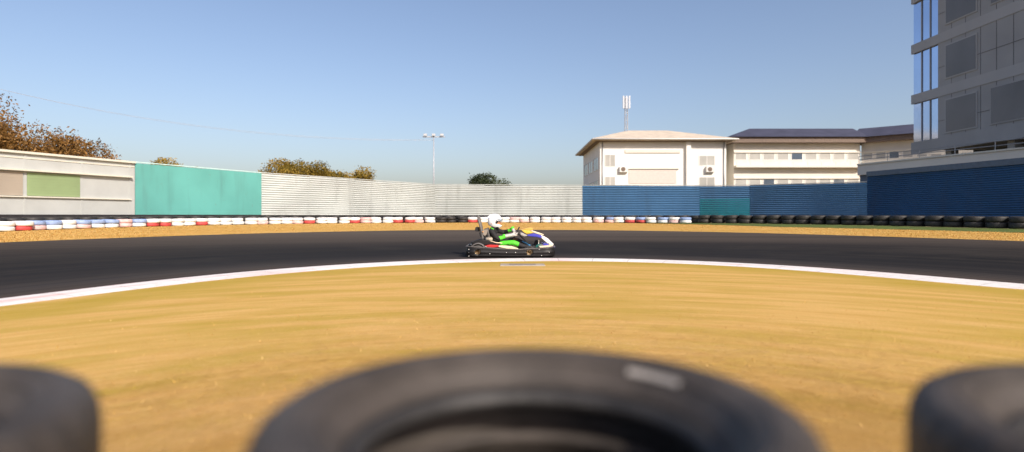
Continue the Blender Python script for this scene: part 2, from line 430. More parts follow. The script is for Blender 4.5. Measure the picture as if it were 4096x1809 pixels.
rr = np.hypot(P[:, 0]-MOW[0], P[:, 1]-MOW[1]); aa = np.arctan2(P[:, 0], P[:, 1])
streak = vnoise(aa*2.2, rr*9.0, 3)*0.30+vnoise(aa*1.5, rr*3.0, 6)*0.16+vnoise(P[:, 0]*0.6, P[:, 1]*0.9, 5)*0.12
olive = 0.55*np.clip(vnoise(aa*2.6, rr*1.7, 21)-0.15, 0, 1)+np.exp(-((d-1.15+vnoise(P[:, 0], P[:, 1], 9)*0.5)/0.6)**2)*0.46
shade = np.clip(0.62+RNG.normal(0, 0.13, n)+streak-olive, 0, 1)
blade_mesh('dry_grass', P, ang, length, width, lift, shade, M_STRAW, 'golden dry mown grass with combed straw covering the infield inside the kerb')
# thin dry grass on the far verge
n = 60000; i = RNG.integers(16, len(VB)-17, n); f1 = RNG.uniform(0, 1, n)[:, None]; f2 = RNG.uniform(0, 1, n)**0.8
A = VB[i]*(1-f1)+VB[i+1]*f1; B = TF[i]*(1-f1)+TF[i+1]*f1; P = A*(1-f2[:, None])+B*f2[:, None]; P[:, 2] += 0.03*np.sin(np.pi*f2)-0.005
ang = RNG.uniform(0, 6.28, n); shade = np.clip(0.58+RNG.normal(0, 0.09, n)+vnoise(P[:, 0]*0.5, P[:, 1]*0.5, 4)*0.15, 0, 1)
greenzone = (i > 16+76) & (f2 < 0.43*np.clip((i-16-76)/20.0, 0, 1))
P = P[~greenzone]; ang = ang[~greenzone]; shade = shade[~greenzone]; n = len(P)
blade_mesh('verge_grass', P, ang, RNG.uniform(0.02, 0.06, n), RNG.uniform(0.006, 0.014, n), RNG.uniform(0.01, 0.03, n), shade, M_STRAW,
           'golden dry grass strip between the asphalt track and the far tyre wall')

# ------------------------------------------------------------------ tyres
M_RUB = mat('tyre_rubber', (0.030, 0.028, 0.027), 0.55, var=0.35, scale=14, bump=0.25, bscale=120, spec=0.4)
M_RUBD = mat('dusty_rubber', (0.060, 0.050, 0.043), 0.62, var=0.35, scale=9, bump=0.3, bscale=90, spec=0.35)
M_TYW = mat('white_tyre_paint', (0.74, 0.74, 0.73), 0.6, var=0.12, scale=7, bump=0.2, bscale=40)
M_TYR = mat('red_tyre_paint', (0.50, 0.06, 0.06), 0.6, var=0.25, scale=7)
M_TYP = mat('faded_pink_tyre_paint', (0.68, 0.46, 0.45), 0.65, var=0.2, scale=7)
M_TYB = mat('blue_tyre_paint', (0.26, 0.36, 0.60), 0.6, var=0.2, scale=7)
def tyre_profile(ro, ri, h):
    """closed section of a car tyre lying flat; h = width"""
    q = h/2
    outer = [(ro-0.030*ro/0.31, -q*0.92), (ro-0.008, -q*0.74), (ro, -q*0.5), (ro, q*0.5), (ro-0.008, q*0.74), (ro-0.030*ro/0.31, q*0.92)]
    wall = [(ro-0.045*ro/.31, q*0.99), (ro-0.065*ro/.31, q*1.0), (ro-0.068*ro/.31, q*0.975), (ro-0.085*ro/.31, q*0.98), (ri+0.034, q*0.93), (ri+0.030, q*0.90), (ri+0.018, q*0.88), (ri+0.010, q*0.84), (ri, q*0.78), (ri, q*0.66), (ri+0.014, q*0.60)]
    inner = [(ri+0.05, q*0.72), (ro-0.035, q*0.72), (ro-0.022, q*0.35), (ro-0.022, -q*0.35), (ro-0.035, -q*0.72), (ri+0.05, -q*0.72)]
    wall2 = [(r, -z) for r, z in reversed(wall)]
    return outer+wall+inner+wall2
def tyre_mesh(name, ro, ri, h, material, n=40):
    mb = MB(); mb.lathe(tyre_profile(ro, ri, h), n=n)
    if n > 60:      # tread grooves and sidewall ribs on the near ones
        pass
    me_o = mb.build(name, material, smooth=True)
    return me_o
def tyre_line(curve, i0, i1, spacing, off):
    c = outset(curve, off); pts = c[i0:i1]; sg = np.linalg.norm(np.diff(pts[:, :2], axis=0), axis=1); s = np.concatenate([[0], np.cumsum(sg)])
    k = np.arange(spacing/2, s[-1], spacing)
    return [(float(np.interp(q, s, pts[:, 0])), float(np.interp(q, s, pts[:, 1])), float(np.interp(q, s, pts[:, 2]))) for q in k]
protoW = tyre_mesh('tyre', 0.27, 0.15, 0.14, M_TYW, 24)
meshes = {'white': protoW.data}
for nm, mm in (('red', M_TYR), ('faded pink', M_TYP), ('blue', M_TYB), ('black', M_RUB)):
    c = protoW.data.copy(); c.materials[0] = mm; meshes[nm] = c
protoB = tyre_mesh('tyre', 0.31, 0.18, 0.192, M_RUB, 24)
used = {'s': 0, 'b': 0}
def put(kind, me, loc, label, group):
    src = protoW if kind == 's' else protoB
    o = src if used[kind] == 0 else src.copy()
    if used[kind]: COL.objects.link(o)
    used[kind] += 1; o.data = me; o.location = loc; o.rotation_euler = (RNG.normal(0, 0.02), RNG.normal(0, 0.02), RNG.uniform(0, 6.28))
    tag(o, label, 'tyre', group); return o
iend = 16+int(2790/32)
line = tyre_line(VB, 13, iend, 0.545, 0.24)
for k, (x, y, z) in enumerate(line):
    px_ = 2048+x/y*F; black = 1745 < px_ < 1850
    jx, jy = RNG.normal(0, 0.022, 2)
    for lay in (0, 1):
        r = RNG.uniform(0, 1)
        if black: c = 'black'
        elif lay: c = 'blue' if (120 < px_ < 620 and r < 0.45) else ('faded pink' if r > 0.93 else 'white')
        else: c = 'red' if r < 0.13 else ('faded pink' if r < 0.42 else 'white')
        if px_ > 2420 and r > 0.6 and not black: c = 'blue' if lay else c
        pos = 'upper' if lay else 'bottom'
        lab = f'{c} painted tyre in the {pos} layer of the low tyre wall across the track' if not black else f'small unpainted black tyre in the {pos} layer of the white tyre wall'
        put('s', meshes[c], (x+jx*(1+lay), y+jy, z+0.075+lay*0.142), lab, f'{c if not black else "unpainted black"} tyres in the {pos} layer of the painted tyre wall')
line = tyre_line(VB, 13, iend+2, 0.645, 0.86)
for (x, y, z) in line:
    for lay in (0, 1):
        px_ = 2048+x/y*F
        put('b', protoB.data, (x+RNG.normal(0, .015), y+RNG.normal(0, .015), z+0.10+lay*0.193),
            f'black car tyre in the {"upper" if lay else "bottom"} layer of the row behind the painted wall', f'black tyres in the {"upper" if lay else "bottom"} layer behind the painted tyre wall')
line = tyre_line(VB, iend, len(VB)-12, 0.64, 0.30)
for (x, y, z) in line:
    for lay in (0, 1):
        put('b', protoB.data, (x+RNG.normal(0, .012), y+RNG.normal(0, .012), z+0.115+lay*0.193),
            f'black car tyre in the {"upper" if lay else "bottom"} layer of the wall below the blue fence', f'black tyres in the {"upper" if lay else "bottom"} layer below the blue fence')

# near stacks (out of focus, right in front of the camera)
def near_tyre():
    e = empty('tyre')
    ro, ri, h = 0.31, 0.172, 0.182
    q_ = h/2
    top_ = [(.268, q_*1.0), (.256, q_*.97), (.248, q_*.92), (.244, q_*.90), (.234, q_*.78), (.222, q_*.62), (.212, q_*.48), (.203, q_*.36), (.200, q_*.26), (.208, q_*.20)]
    out_ = [(.300, -.080), (.308, -.062), (.31, -.04), (.31, .04), (.308, .062), (.300, .080), (.286, .0885), (.272, q_*.995)]
    prof = [(.274, -q_*.995), (.286, -.0885)]+out_+top_+[(.24, q_*.45), (.28, .05), (.288, 0), (.28, -.05), (.24, -q_*.45)]+[(a_, -b_) for a_, b_ in reversed(top_)]
    n = 160; m = len(prof); mb = MB(); vs = []
    for k in range(n):
        a = 2*math.pi*k/n
        for j, (r, z) in enumerate(prof):
            tread = 0.006 if (j in (2, 3, 6, 7) and (k % 4) < 1) else 0.0
            vs.append(((r-tread)*math.cos(a), (r-tread)*math.sin(a), z))
    fs = []
    for k in range(n):
        l = (k+1) % n
        for i in range(m):
            j = (i+1) % m; fs.append((k*m+i, l*m+i, l*m+j, k*m+j))
    mb.add(vs, fs); mb.build('casing', M_RUBD, e, smooth=True)
    rb = MB()
    for r_, z_ in ((0.258, h/2*0.975), (0.239, h/2*0.84), (0.216, h/2*0.54)):
        rb.lathe([(r_-0.002, z_-0.001), (r_, z_+0.0022), (r_+0.002, z_-0.001)], n=120)
    rb.build('sidewall_rib', M_RUBD, e, smooth=True)
    bd = MB(); bd.lathe([(.213, h/2*0.50), (.205, h/2*0.46), (.198, h/2*0.37), (.196, h/2*0.27), (.206, h/2*0.21)], n=120)
    bd.build('bead', M_RUB, e, smooth=True)
    return e
nt0 = near_tyre(); cnt = 0
dark_casing = [c for c in nt0.children if c.name.startswith('casing')][0].data.copy(); dark_casing.materials[0] = M_RUB  # darker copy for lower tyres: shade inside the stack put into the colour
stacks = [('middle', 0.024, 0.693, 0.736), ('left', -0.785, 0.60, 0.735), ('right', 0.765, 0.60, 0.735)]
names = ['top', 'second', 'third', 'bottom']
TH = 0.182
tops = {}
for sn, x, y, top in stacks:
    for k in range(4):
        e = nt0 if cnt == 0 else copy_tree(nt0)
        cnt += 1
        gz = top-TH*(k+0.5)
        e.location = (x+(RNG.normal(0, 0.008) if k else 0), y+(RNG.normal(0, 0.008) if k else 0), gz); e.rotation_euler = (0, 0, RNG.uniform(0, 6.28))
        if k == 0: tops[sn] = e
        else:
            for ch in e.children:
                if ch.name.startswith('casing'): ch.data = dark_casing
        tag(e, f'large worn black tyre, {names[k]} in the foreground stack at the {"bottom middle" if sn == "middle" else "bottom "+sn}', 'tyre', 'tyres stacked in the foreground')
# pale chalk scuff on the sidewall of the middle top tyre
tp = tops['middle']; tp.rotation_euler = (0, 0, 0)
vs = []; fs = []; q = 0.0925
for k in range(13):
    a = R(52)-R(21)*k/12
    for r_, z_ in ((0.2335, 0.0725), (0.2400, 0.0800)): vs.append((r_*math.cos(a), r_*math.sin(a), z_))
for k in range(12): fs.append((2*k, 2*k+1, 2*k+3, 2*k+2))
o = MB().add(vs, fs).build('paint_mark', mat('chalk_scuff', (0.34, 0.31, 0.28), 0.8), tp); o.modifiers.new('s', 'SOLIDIFY').thickness = 0.001
tag(o, label='short pale painted dash on the tyre sidewall')

# ------------------------------------------------------------------ fences
def plan(px, D): return Vector((X(px, D), D))
def sheet_mat(name, col, rough):
    m, t, b = newmat(name); b.inputs['Roughness'].default_value = rough
    tc = t.nodes.new('ShaderNodeTexCoord')
    a = noise(t, mapping(t, tc.outputs['Object'], (1, 1, 0.12)), 2.5, 6, 0.6); g = noise(t, tc.outputs['Object'], 0.35, 3)
    c = ramp(t, g, [(0.35, tuple(v*0.86 for v in col)), (0.65, tuple(min(1, v*1.12) for v in col))])
    c = mixc(t, ramp(t, a, [(0.52, 0.0), (0.72, 0.38)]), c, tuple(v*0.45+0.035 for v in col))
    c = mixc(t, ramp(t, noise(t, tc.outputs['Object'], 5.0, 5, .7), [(0.62, 0.0), (0.72, 0.25)]), c, (0.16, 0.10, 0.06))
    t.links.new(c, b.inputs['Base Color']); return m
M_FW = sheet_mat('white_sheet', (0.44, 0.47, 0.46), 0.38)
M_FT = sheet_mat('turquoise_sheet', (0.115, 0.37, 0.34), 0.45)
M_FB = sheet_mat('blue_sheet', (0.085, 0.20, 0.36), 0.33)
M_FG = sheet_mat('teal_sheet', (0.02, 0.22, 0.26), 0.35)
M_FD = sheet_mat('navy_sheet', (0.022, 0.085, 0.21), 0.38)
M_DARK = mat('dark_rubber_board', (0.022, 0.02, 0.024), 0.75, var=0.3, scale=4)
M_POST = mat('galvanised_post', (0.36, 0.37, 0.38), 0.45, metal=0.5, var=0.1)
M_WOOD = mat('weathered_rail', (0.30, 0.27, 0.24), 0.8, var=0.2)
def fence(name, p, q, zt0, zt1, zb, material, pitch, amp, label, cap=None, ground=0.5, seams=True, trap=False):
    e = empty(name, (p.x, p.y, ground)); d = (q-p); L = d.length; d.normalize(); nrm = Vector((d.y, -d.x))   # towards the camera side
    cols = max(2, int(L/2.2)+1); per = max(zt0, zt1)-zb; nz = int(round(per/pitch))*8
    mb = MB(); vs = []; fs = []; wob = RNG.uniform(-.035, -.004, cols)
    for c in range(cols-1):
        o0 = len(vs)
        for cc in (c, c+1):
            s = cc/(cols-1); top = zt0*(1-s)+zt1*s+wob[c]
            for k in range(nz+1):
                zz = zb+(top-zb)*k/nz; ph = 2*math.pi*k/8
                w = math.sin(ph)
                if trap: w = max(-1, min(1, 1.8*w))
                a = amp*w+0.004*(c % 2)+0.02
                end = 0.006 if cc == c+1 else -0.006
                b = p+d*(L*s+end)+nrm*a
                vs.append((b.x-p.x, b.y-p.y, zz-ground))
        for k in range(nz): fs.append((o0+k, o0+nz+1+k, o0+nz+2+k, o0+k+1))
    mb.add(vs, fs); sh = mb.build('sheet', material, e, smooth=True)
    pm = MB()
    for c in range(cols):
        s = c/(cols-1); top = zt0*(1-s)+zt1*s; b = p+d*(L*s)-nrm*0.06
        pb = MB(); pb.box((b.x-p.x-.03, b.y-p.y-.03, -0.1), (b.x-p.x+.03, b.y-p.y+.03, top-ground-0.03)); pb.build('post', M_POST, e)
    rl = MB(); rl.wall((0, 0), (d.x*L, d.y*L), zt0-ground, zt0-ground+0.035, zt1-ground, zt1-ground+0.035, 0.05)
    r_ = rl.build('top_rail', cap or material, e)
    sk = MB(); a = nrm*0.0
    sk.wall((0, 0), (d.x*L, d.y*L), -0.15, zb-ground-0.004, -0.15, zb-ground-0.004, 0.05); sk.build('skirting_board', M_DARK, e)
    tag(e, label, 'fence'); return e
FP = {0: 19.5, 540: 24.0, 1045: 29.0, 1740: 33.4, 2330: 33.6, 2800: 31.0, 3000: 29.6, 3470: 25.5, 4096: 21.0}
P_ = {k: plan(k, v) for k, v in FP.items()}
fence('corrugated_fence', P_[540], P_[1045], 3.07, 3.0, 0.98, M_FT, 0.042, 0.004, 'turquoise sheet metal fence left of the white corrugated fence', cap=mat('pale_cap', (0.5, 0.7, 0.68), 0.5))
fence('corrugated_fence', P_[1045], P_[1740], 3.0, 2.66, 0.96, M_FW, 0.112, 0.026, 'white corrugated fence slanting between the turquoise fence and the straight white one')
fence('corrugated_fence', P_[1740], P_[2330], 2.66, 2.62, 0.95, M_FW, 0.100, 0.026, 'straight white corrugated fence behind the kart driver')
fence('corrugated_fence', P_[2330], P_[2800], 2.62, 2.48, 0.94, M_FB, 0.098, 0.028, 'blue corrugated fence in front of the bright white building', cap=M_FW)
fence('corrugated_fence', P_[2800], P_[3000], 2.48, 2.43, 0.93, M_FB, 0.098, 0.028, 'short blue corrugated fence stretch with teal lower sheets', cap=M_FW)
fence('corrugated_fence', P_[3000], P_[3470], 2.43, 2.36, 0.92, M_FB, 0.092, 0.028, 'blue corrugated fence in front of the long building with dark roof', cap=M_FW)
pr = plan(4096, 21.0); dr = (P_[4096]-P_[3470]).normalized(); pe = P_[4096]+dr*7
fe = fence('corrugated_fence', P_[3470], pe, 2.62, 2.95, 0.90, M_FD, 0.095, 0.026, 'taller dark blue corrugated fence under the cream parapet at right', cap=M_FD)
# teal lower sheets on the short stretch
mb = MB(); p, q = P_[2800], P_[3000]; d = (q-p); L = d.length; d.normalize(); nr = Vector((d.y, -d.x))
vs = []; fs = []; nz = 72
for cc in (0, 1):
    for k in range(nz+1):
        b = p+d*(L*cc)+nr*(0.028*math.sin(2*math.pi*k/8)+0.028); vs.append((b.x, b.y, 0.935+0.098*k/8))
for k in range(nz): fs.append((k, nz+1+k, nz+2+k, k+1))
teal_parent = [o for o in COL.objects if o.get('label') == 'short blue corrugated fence stretch with teal lower sheets'][0]
mb.add([(a-teal_parent.location.x, b-teal_parent.location.y, c-teal_parent.location.z) for a, b, c in vs], fs); mb.build('teal_sheet', M_FG, teal_parent, smooth=True)
# fascia board along the top of the tall dark fence
mb = MB(); p, q = P_[3470], pe; d = (q-p).normalized(); nr = Vector((d.y, -d.x)); a = -nr*0.02
loc = fe.location
mb.wall((p.x+nr.x*.09-loc.x, p.y+nr.y*.09-loc.y), (q.x+nr.x*.09-loc.x, q.y+nr.y*.09-loc.y), 2.60-loc.z, 2.80-loc.z, 2.94-loc.z, 3.20-loc.z, 0.05)
mb.build('fascia_board', mat('slate_fascia', (0.07, 0.11, 0.17), 0.5), fe)

# ------------------------------------------------------------------ white trackside cabin at left
M_CAB = mat('cabin_white', (0.46, 0.48, 0.47), 0.5, var=0.06, scale=1.5)
M_BEIGE = mat('beige_panel', (0.36, 0.31, 0.25), 0.6, var=0.12, scale=0.7)
M_LIME = mat('green_panel', (0.27, 0.36, 0.18), 0.6, var=0.15, scale=0.7)
M_CREAM = mat('cream_trim', (0.66, 0.64, 0.55), 0.5, var=0.05)
cl = plan(0, 19.5); d = (P_[540]-cl).normalized(); c0 = cl-d*9; c1 = P_[540]; L = (c1-c0).length
cab = empty('trackside_cabin', (c0.x, c0.y, 0.5)); nr = Vector((d.y, -d.x))
def cw(s0, s1, z0, z1, out, th, name, m, bevel=0.0):
    a = d*s0+nr*out; b = d*s1+nr*out; mb = MB(); mb.wall((a.x, a.y), (b.x, b.y), z0-.5, z1-.5, z0-.5, z1-.5, th); return mb.build(name, m, cab, bevel=bevel)
cw(0, L-0.01, 0.3, 3.02, 0, 3.0, 'wall', M_CAB)
cw(-0.1, L-0.03, 3.024, 3.10, 0.10, 3.3, 'roof', M_CREAM)
cw(0, L-0.03, 2.86, 2.90, 0.02, 0.019, 'trim_strip', M_CREAM)
cw(0.1, L-0.2, 2.44, 2.50, 0.16, 0.155, 'ledge', M_CREAM)
wid = 1.9; k = 0; s = 0.3
while s+wid < L-0.3:
    green = (s > L-4.6 and s < L-2.0)
    o = cw(s, s+wid-0.14, 1.62, 2.40, 0.03, 0.026, 'window_shutter', M_LIME if green else M_BEIGE)
    if green: tag(o, label='green window shutter')
    for j in range(1, 8):
        a = d*(s+.02)+nr*0.036; b = d*(s+wid-.16)+nr*0.036; zz = 1.62-.5+j*0.0975
        mb = MB(); mb.wall((a.x, a.y), (b.x, b.y), zz, zz+.016, zz, zz+.016, 0.005)
        sl = mb.build('slat_rib', M_LIME if green else M_BEIGE, o)
    s += wid; k += 1
cw(0.1, L-0.2, 1.56, 1.60, 0.08, 0.075, 'sill', M_CREAM)
for s in np.arange(0.25, L, 1.9): cw(s-0.05, s+0.03, 0.98, 2.99, 0.014, 0.012, 'cover_strip', M_CAB)
cw(0, L-0.02, 0.3, 0.98, 0.05, 0.045, 'skirting_board', M_DARK)
tag(cab, 'low white cabin with beige shuttered windows at the left edge beside the turquoise fence', 'cabin')

# ------------------------------------------------------------------ buildings
M_WHITE = mat('white_render', (0.84, 0.82, 0.77), 0.75, var=0.05, scale=0.5, bump=0.1, bscale=12)
M_OFF = mat('cream_render', (0.74, 0.70, 0.62), 0.75, var=0.06, scale=0.5)
M_TILE = mat('pale_roof_tile', (0.62, 0.52, 0.40), 0.7, var=0.15, scale=1.2, bump=0.4, bscale=8)
M_NAVY = mat('dark_slate_roof', (0.055, 0.055, 0.085), 0.6, var=0.2, scale=1.0)
M_GLS = mat('window_glass', (0.10, 0.13, 0.17), 0.12, var=0.3, scale=0.5, spec=0.8)
M_GLSL = mat('curtained_glass', (0.42, 0.41, 0.38), 0.35, var=0.15, scale=0.6)
M_SOF = mat('eave_board', (0.18, 0.13, 0.10), 0.7, var=0.2)
M_FRM = mat('window_frame_white', (0.72, 0.71, 0.68), 0.5, var=0.04)
M_SHUT = mat('pale_shutter', (0.66, 0.59, 0.54), 0.6, var=0.05)

def window(parent, p, q, z0, z1, glass, name='window', frame=0.07, mull=1, out=0.03):
    """p,q plan points relative to parent on the wall face; camera side is the right-hand normal of p->q"""
    p = Vector(p); q = Vector(q); d = (q-p); L = d.length; d.normalize(); nr = Vector((d.y, -d.x))
    f = MB()
    def bar(s0, s1, a, b, o):
        u = p+d*s0+nr*o; v = p+d*s1+nr*o; f.wall((u.x, u.y), (v.x, v.y), a, b, a, b, o+0.005 if False else out)
    bar(0, L, z0, z0+frame, out); bar(0, L, z1-frame, z1, out)
    bar(0, frame, z0+frame, z1-frame, out); bar(L-frame, L, z0+frame, z1-frame, out)
    for k in range(1, mull+1):
        c = L*k/(mull+1); bar(c-frame*.4, c+frame*.4, z0+frame, z1-frame, out)
    fo = f.build(name, M_FRM, parent)
    g = MB(); u = p+d*frame+nr*0.012; v = q-d*frame+nr*0.012; g.wall((u.x, u.y), (v.x, v.y), z0+frame, z1-frame, z0+frame, z1-frame, 0.01)
    g.build('pane', glass, fo); return fo

# A: bright white building
DA = 60.0; xa0, xa1 = X(2400, DA), X(2905, DA); zt = Z(568, DA); gnd = 0.45; dep = 14.0
A_ = empty('white_building', (xa0, DA, gnd))
w_ = xa1-xa0
MB().box((0, 0, -0.3), (w_, dep, zt-gnd)).build('wall', M_WHITE, A_)
ro = MB(); e0 = zt-gnd+0.24; rz = Z(519, DA)-gnd
ov = 0.9; x0, x1, y0, y1 = -ov, w_+ov, -ov, dep+ov; hx = 5.0
vs = [(x0,y0,e0),(x1,y0,e0),(x1,y1,e0),(x0,y1,e0),(x0+hx,(y0+y1)/2,rz+0.9),(x1-hx,(y0+y1)/2,rz+0.9),(x0,y0,e0-.16),(x1,y0,e0-.16),(x1,y1,e0-.16),(x0,y1,e0-.16)]
ro.add(vs, [(0,1,5,4),(1,2,5),(2,3,4,5),(3,0,4),(0,6,7,1),(1,7,8,2),(2,8,9,3),(3,9,6,0),(6,9,8,7)])
rf = ro.build('roof', M_TILE, A_)
MB().box((-.45, -.45, zt-gnd+0.003), (w_+.45, dep+.45, zt-gnd+0.075)).build('eave', M_SOF, A_)
window(A_, (X(2418,DA)-xa0, 0), (X(2462,DA)-xa0, 0), Z(668,DA)-gnd, Z(618,DA)-gnd, M_GLSL)
window(A_, (X(2418,DA)-xa0, 0), (X(2462,DA)-xa0, 0), Z(760,DA)-gnd, Z(706,DA)-gnd, M_GLSL)
sh = MB(); sh.box((X(2515,DA)-xa0, -0.05, Z(735,DA)-gnd), (X(2705,DA)-xa0, -0.004, Z(678,DA)-gnd)); so = sh.build('shutter', M_SHUT, A_)
hb = MB(); hb.box((X(2505,DA)-xa0, -0.16, Z(677,DA)-gnd), (X(2715,DA)-xa0, -0.003, Z(671,DA)-gnd)); hb.build('lintel', M_OFF, A_)
for k in range(1, 7):
    mb = MB(); zz = Z(735,DA)-gnd+k*0.2; mb.box((X(2515,DA)-xa0+.03, -0.062, zz), (X(2705,DA)-xa0-.03, -0.051, zz+.03)); mb.build('slat_rib', M_SHUT, so)
MB().box((X(2500,DA)-xa0, -0.10, Z(612,DA)-gnd), (X(2720,DA)-xa0, -0.003, Z(600,DA)-gnd)).build('string_course', M_OFF, A_)
MB().box((X(2742,DA)-xa0, -0.35, -0.2), (X(2760,DA)-xa0, -0.003, zt-gnd-.01)).build('pilaster', M_WHITE, A_)
for j, (za, zb) in enumerate(((620, 676), (716, 762))):       # windows of the shaded left side
    for k in range(3):
        ya = 1.2+k*4.2; window(A_, (0, ya+3.2), (0, ya), Z(zb,DA)-gnd, Z(za,DA)-gnd, M_GLS, out=0.04)
window(A_, (X(2795,DA)-xa0, 0), (X(2860,DA)-xa0, 0), Z(664,DA)-gnd, Z(622,DA)-gnd, M_GLSL)
window(A_, (X(2795,DA)-xa0, 0), (X(2860,DA)-xa0, 0), Z(752,DA)-gnd, Z(708,DA)-gnd, M_GLSL)
gu = MB(); gu.tube([(-ov, -ov-.06, e0-.06), (w_+ov, -ov-.06, e0-.06)], .07, 8); gu.build('gutter', M_FRM, A_, smooth=True)
for xx in (0.25, w_-0.25): MB().tube([(xx, -.09, -.2), (xx, -.09, zt-gnd-.02)], .05, 8).build('downpipe', M_POST, A_, smooth=True)
for xx, zz in ((1.9, Z(690,DA)-gnd), (w_-2.1, Z(690,DA)-gnd)):
    ac = MB().box((xx, -.36, zz), (xx+.85, -.02, zz+.58)).build('air_conditioner', M_FRM, A_, bevel=.02)
    MB().lathe([(.0, -.01), (.22, -.01), (.22, .005), (0, .005)], (xx+.36, -.368, zz+.29), 'Y', 20, closed=False).build('fan_grille', M_SOF, ac)
tag(A_, 'bright white two storey building with pale hipped roof behind the blue fence', 'building')

# B: long two-storey building with a dark roof
DB = 62.0
def long_wing(p, q, nwin, label, name, gl, shade=M_OFF, hipL=True):
    p = Vector(p); q = Vector(q); d = (q-p); L = d.length; d.normalize(); nr = Vector((d.y, -d.x))
    e = empty(name, (p.x, p.y, gnd), math.atan2(d.y, d.x)); zt = Z(574, DB)-gnd; dep = 11.0
    MB().box((0, 0, -.3), (L, dep, zt)).build('wall', shade, e)
    MB().box((-.5, -.85, zt+.004), (L+.3, dep+.6, zt+.55)).build('eave', M_SOF, e)
    r = MB(); a = zt+.554; ra = Z(520, DB)-gnd+0.45; hx = 3.2 if hipL else 0
    r.add([(-.7,-1.1,a),(L+.5,-1.1,a),(L+.5,dep+.8,a),(-.7,dep+.8,a),(-.7+hx,2.2,ra),(L+.5,2.2,ra),(L+.5,dep-2.5,ra),(-.7+hx,dep-2.5,ra)],
          [(0,1,5,4),(1,2,6,5),(2,3,7,6),(3,0,4,7),(4,5,6,7),(0,3,2,1)]); r.build('roof', M_NAVY, e)
    mod = L/nwin
    for j, (za, zb) in enumerate(((612, 641), (716, 748))):
        for k in range(nwin):
            window(e, (k*mod+0.13, 0), ((k+1)*mod-0.13, 0), Z(zb,DB)-gnd, Z(za,DB)-gnd, gl[(k*3+j) % len(gl)], mull=0, frame=0.06)
        MB().box((-.02, -0.14, Z(za,DB)-gnd+.01), (L, -0.002, Z(za,DB)-gnd+.13)).build('lintel', M_OFF, e)
    MB().box((-.02, -0.75, Z(672,DB)-gnd), (L, -0.003, Z(664,DB)-gnd)).build('balcony_slab', M_OFF, e)
    rr_ = MB()
    for zz in (Z(658,DB)-gnd, Z(650,DB)-gnd): rr_.tube([(0, -.72, zz), (L, -.72, zz)], 0.025, 6)
    for k in range(nwin+1): rr_.tube([(min(L-.03, k*mod+.03), -.72, Z(664,DB)-gnd-.02), (min(L-.03, k*mod+.03), -.72, Z(650,DB)-gnd)], 0.022, 6)
    rr_.build('balcony_railing', M_OFF, e)
    tag(e, label, 'building'); return e
long_wing(plan(2935, DB), plan(3440, DB), 9, 'long cream two storey building with dark hipped roof and rows of windows', 'clubhouse', [M_GLSL, M_GLSL, M_GLS, M_GLSL, M_GLSL])
long_wing(plan(3446, 62.2), plan(3960, 55.2), 9, 'angled cream wing with dark roof between the long building and the grey tower', 'clubhouse_wing', [M_GLSL, M_GLSL, M_GLS, M_GLSL], hipL=False)

# grey tower at right: its long shaded side runs back along x = 28.4
M_CON = mat('grey_concrete', (0.34, 0.345, 0.35), 0.8, var=0.10, scale=0.35, bump=0.15, bscale=6)
M_CONL = mat('pale_concrete', (0.39, 0.395, 0.40), 0.8, var=0.08, scale=0.35)
M_DGL = mat('smoked_glass', (0.15, 0.15, 0.155), 0.45, var=0.2, scale=0.3)
M_BGL = mat('blue_glass', (0.42, 0.50, 0.66), 0.12, var=0.08, scale=0.3, metal=1.0)
M_SOFT = mat('joint_sealant', (0.14, 0.14, 0.145), 0.8)
T = empty('tower_block', (28.4, 40.0, gnd)); zb = 5.3-gnd; zt_ = 16.6
tw = MB(); tw.box((0, -26, zb), (16, 0, zt_)); tw.box((0, -36.5, zb), (16, -26.004, 30)); tw.build('wall', M_CON, T)  # second, taller block is out of view, added to shade the blue fence
# glazed corner bay, slightly recessed, with pale slabs
MB().box((0.12, 0.003, zb), (15.8, 2.6, zt_-.2)).build('corner_glazing', M_BGL, T)
floors = [zb+k*3.55 for k in range(7)]
for k, z0 in enumerate(floors):
    if z0 > zt_: break
    s = MB(); s.box((-0.035, -26.02, z0-0.02), (0.115, 2.65, z0+0.62 if k else z0+0.8)); s.build('floor_slab', M_CONL if k else M_CON, T)
    for j in range(1 if k % 2 else 2):
        ya = -3.4-j*3.7
        f = MB(); f.box((-0.05, ya, z0+1.0), (-0.003, ya+2.7, z0+3.25)); fo = f.build('window', M_CON if j else M_CONL, T)
        g_ = MB(); g_.box((-0.062, ya+.09, z0+1.09), (-0.052, ya+2.61, z0+3.16)); g_.build('pane', M_DGL, fo)
for j in range(2):
    MB().box((0.06, 0.85+j*0.85, zb), (0.117, 0.90+j*0.85, zt_-.3)).build('mullion', M_CONL, T)
for j in range(6): MB().box((0.5, -25.5+j*5, -.4), (1.0, -25.0+j*5, zb-.003)).build('column', M_CON, T)
for j in range(22): MB().box((-0.012, -1.2*j-1.25, zb+0.85), (-0.003, -1.2*j-1.22, zt_-.4)).build('panel_joint', M_SOFT, T)
for k in range(4): MB().box((-0.02, -25.9, zb+1.9+k*3.55), (-0.003, -.02, zb+1.93+k*3.55)).build('panel_joint', M_SOFT, T)
MB().box((3.5, -25.5, -.4), (3.8, 1.5, zb-.004)).build('back_wall', mat('dark_wall', (0.05, 0.05, 0.055), 0.8), T)  # near-black colour stands for the shade of the open ground floor
tag(T, 'tall grey concrete tower block raised on columns at the right edge', 'building')
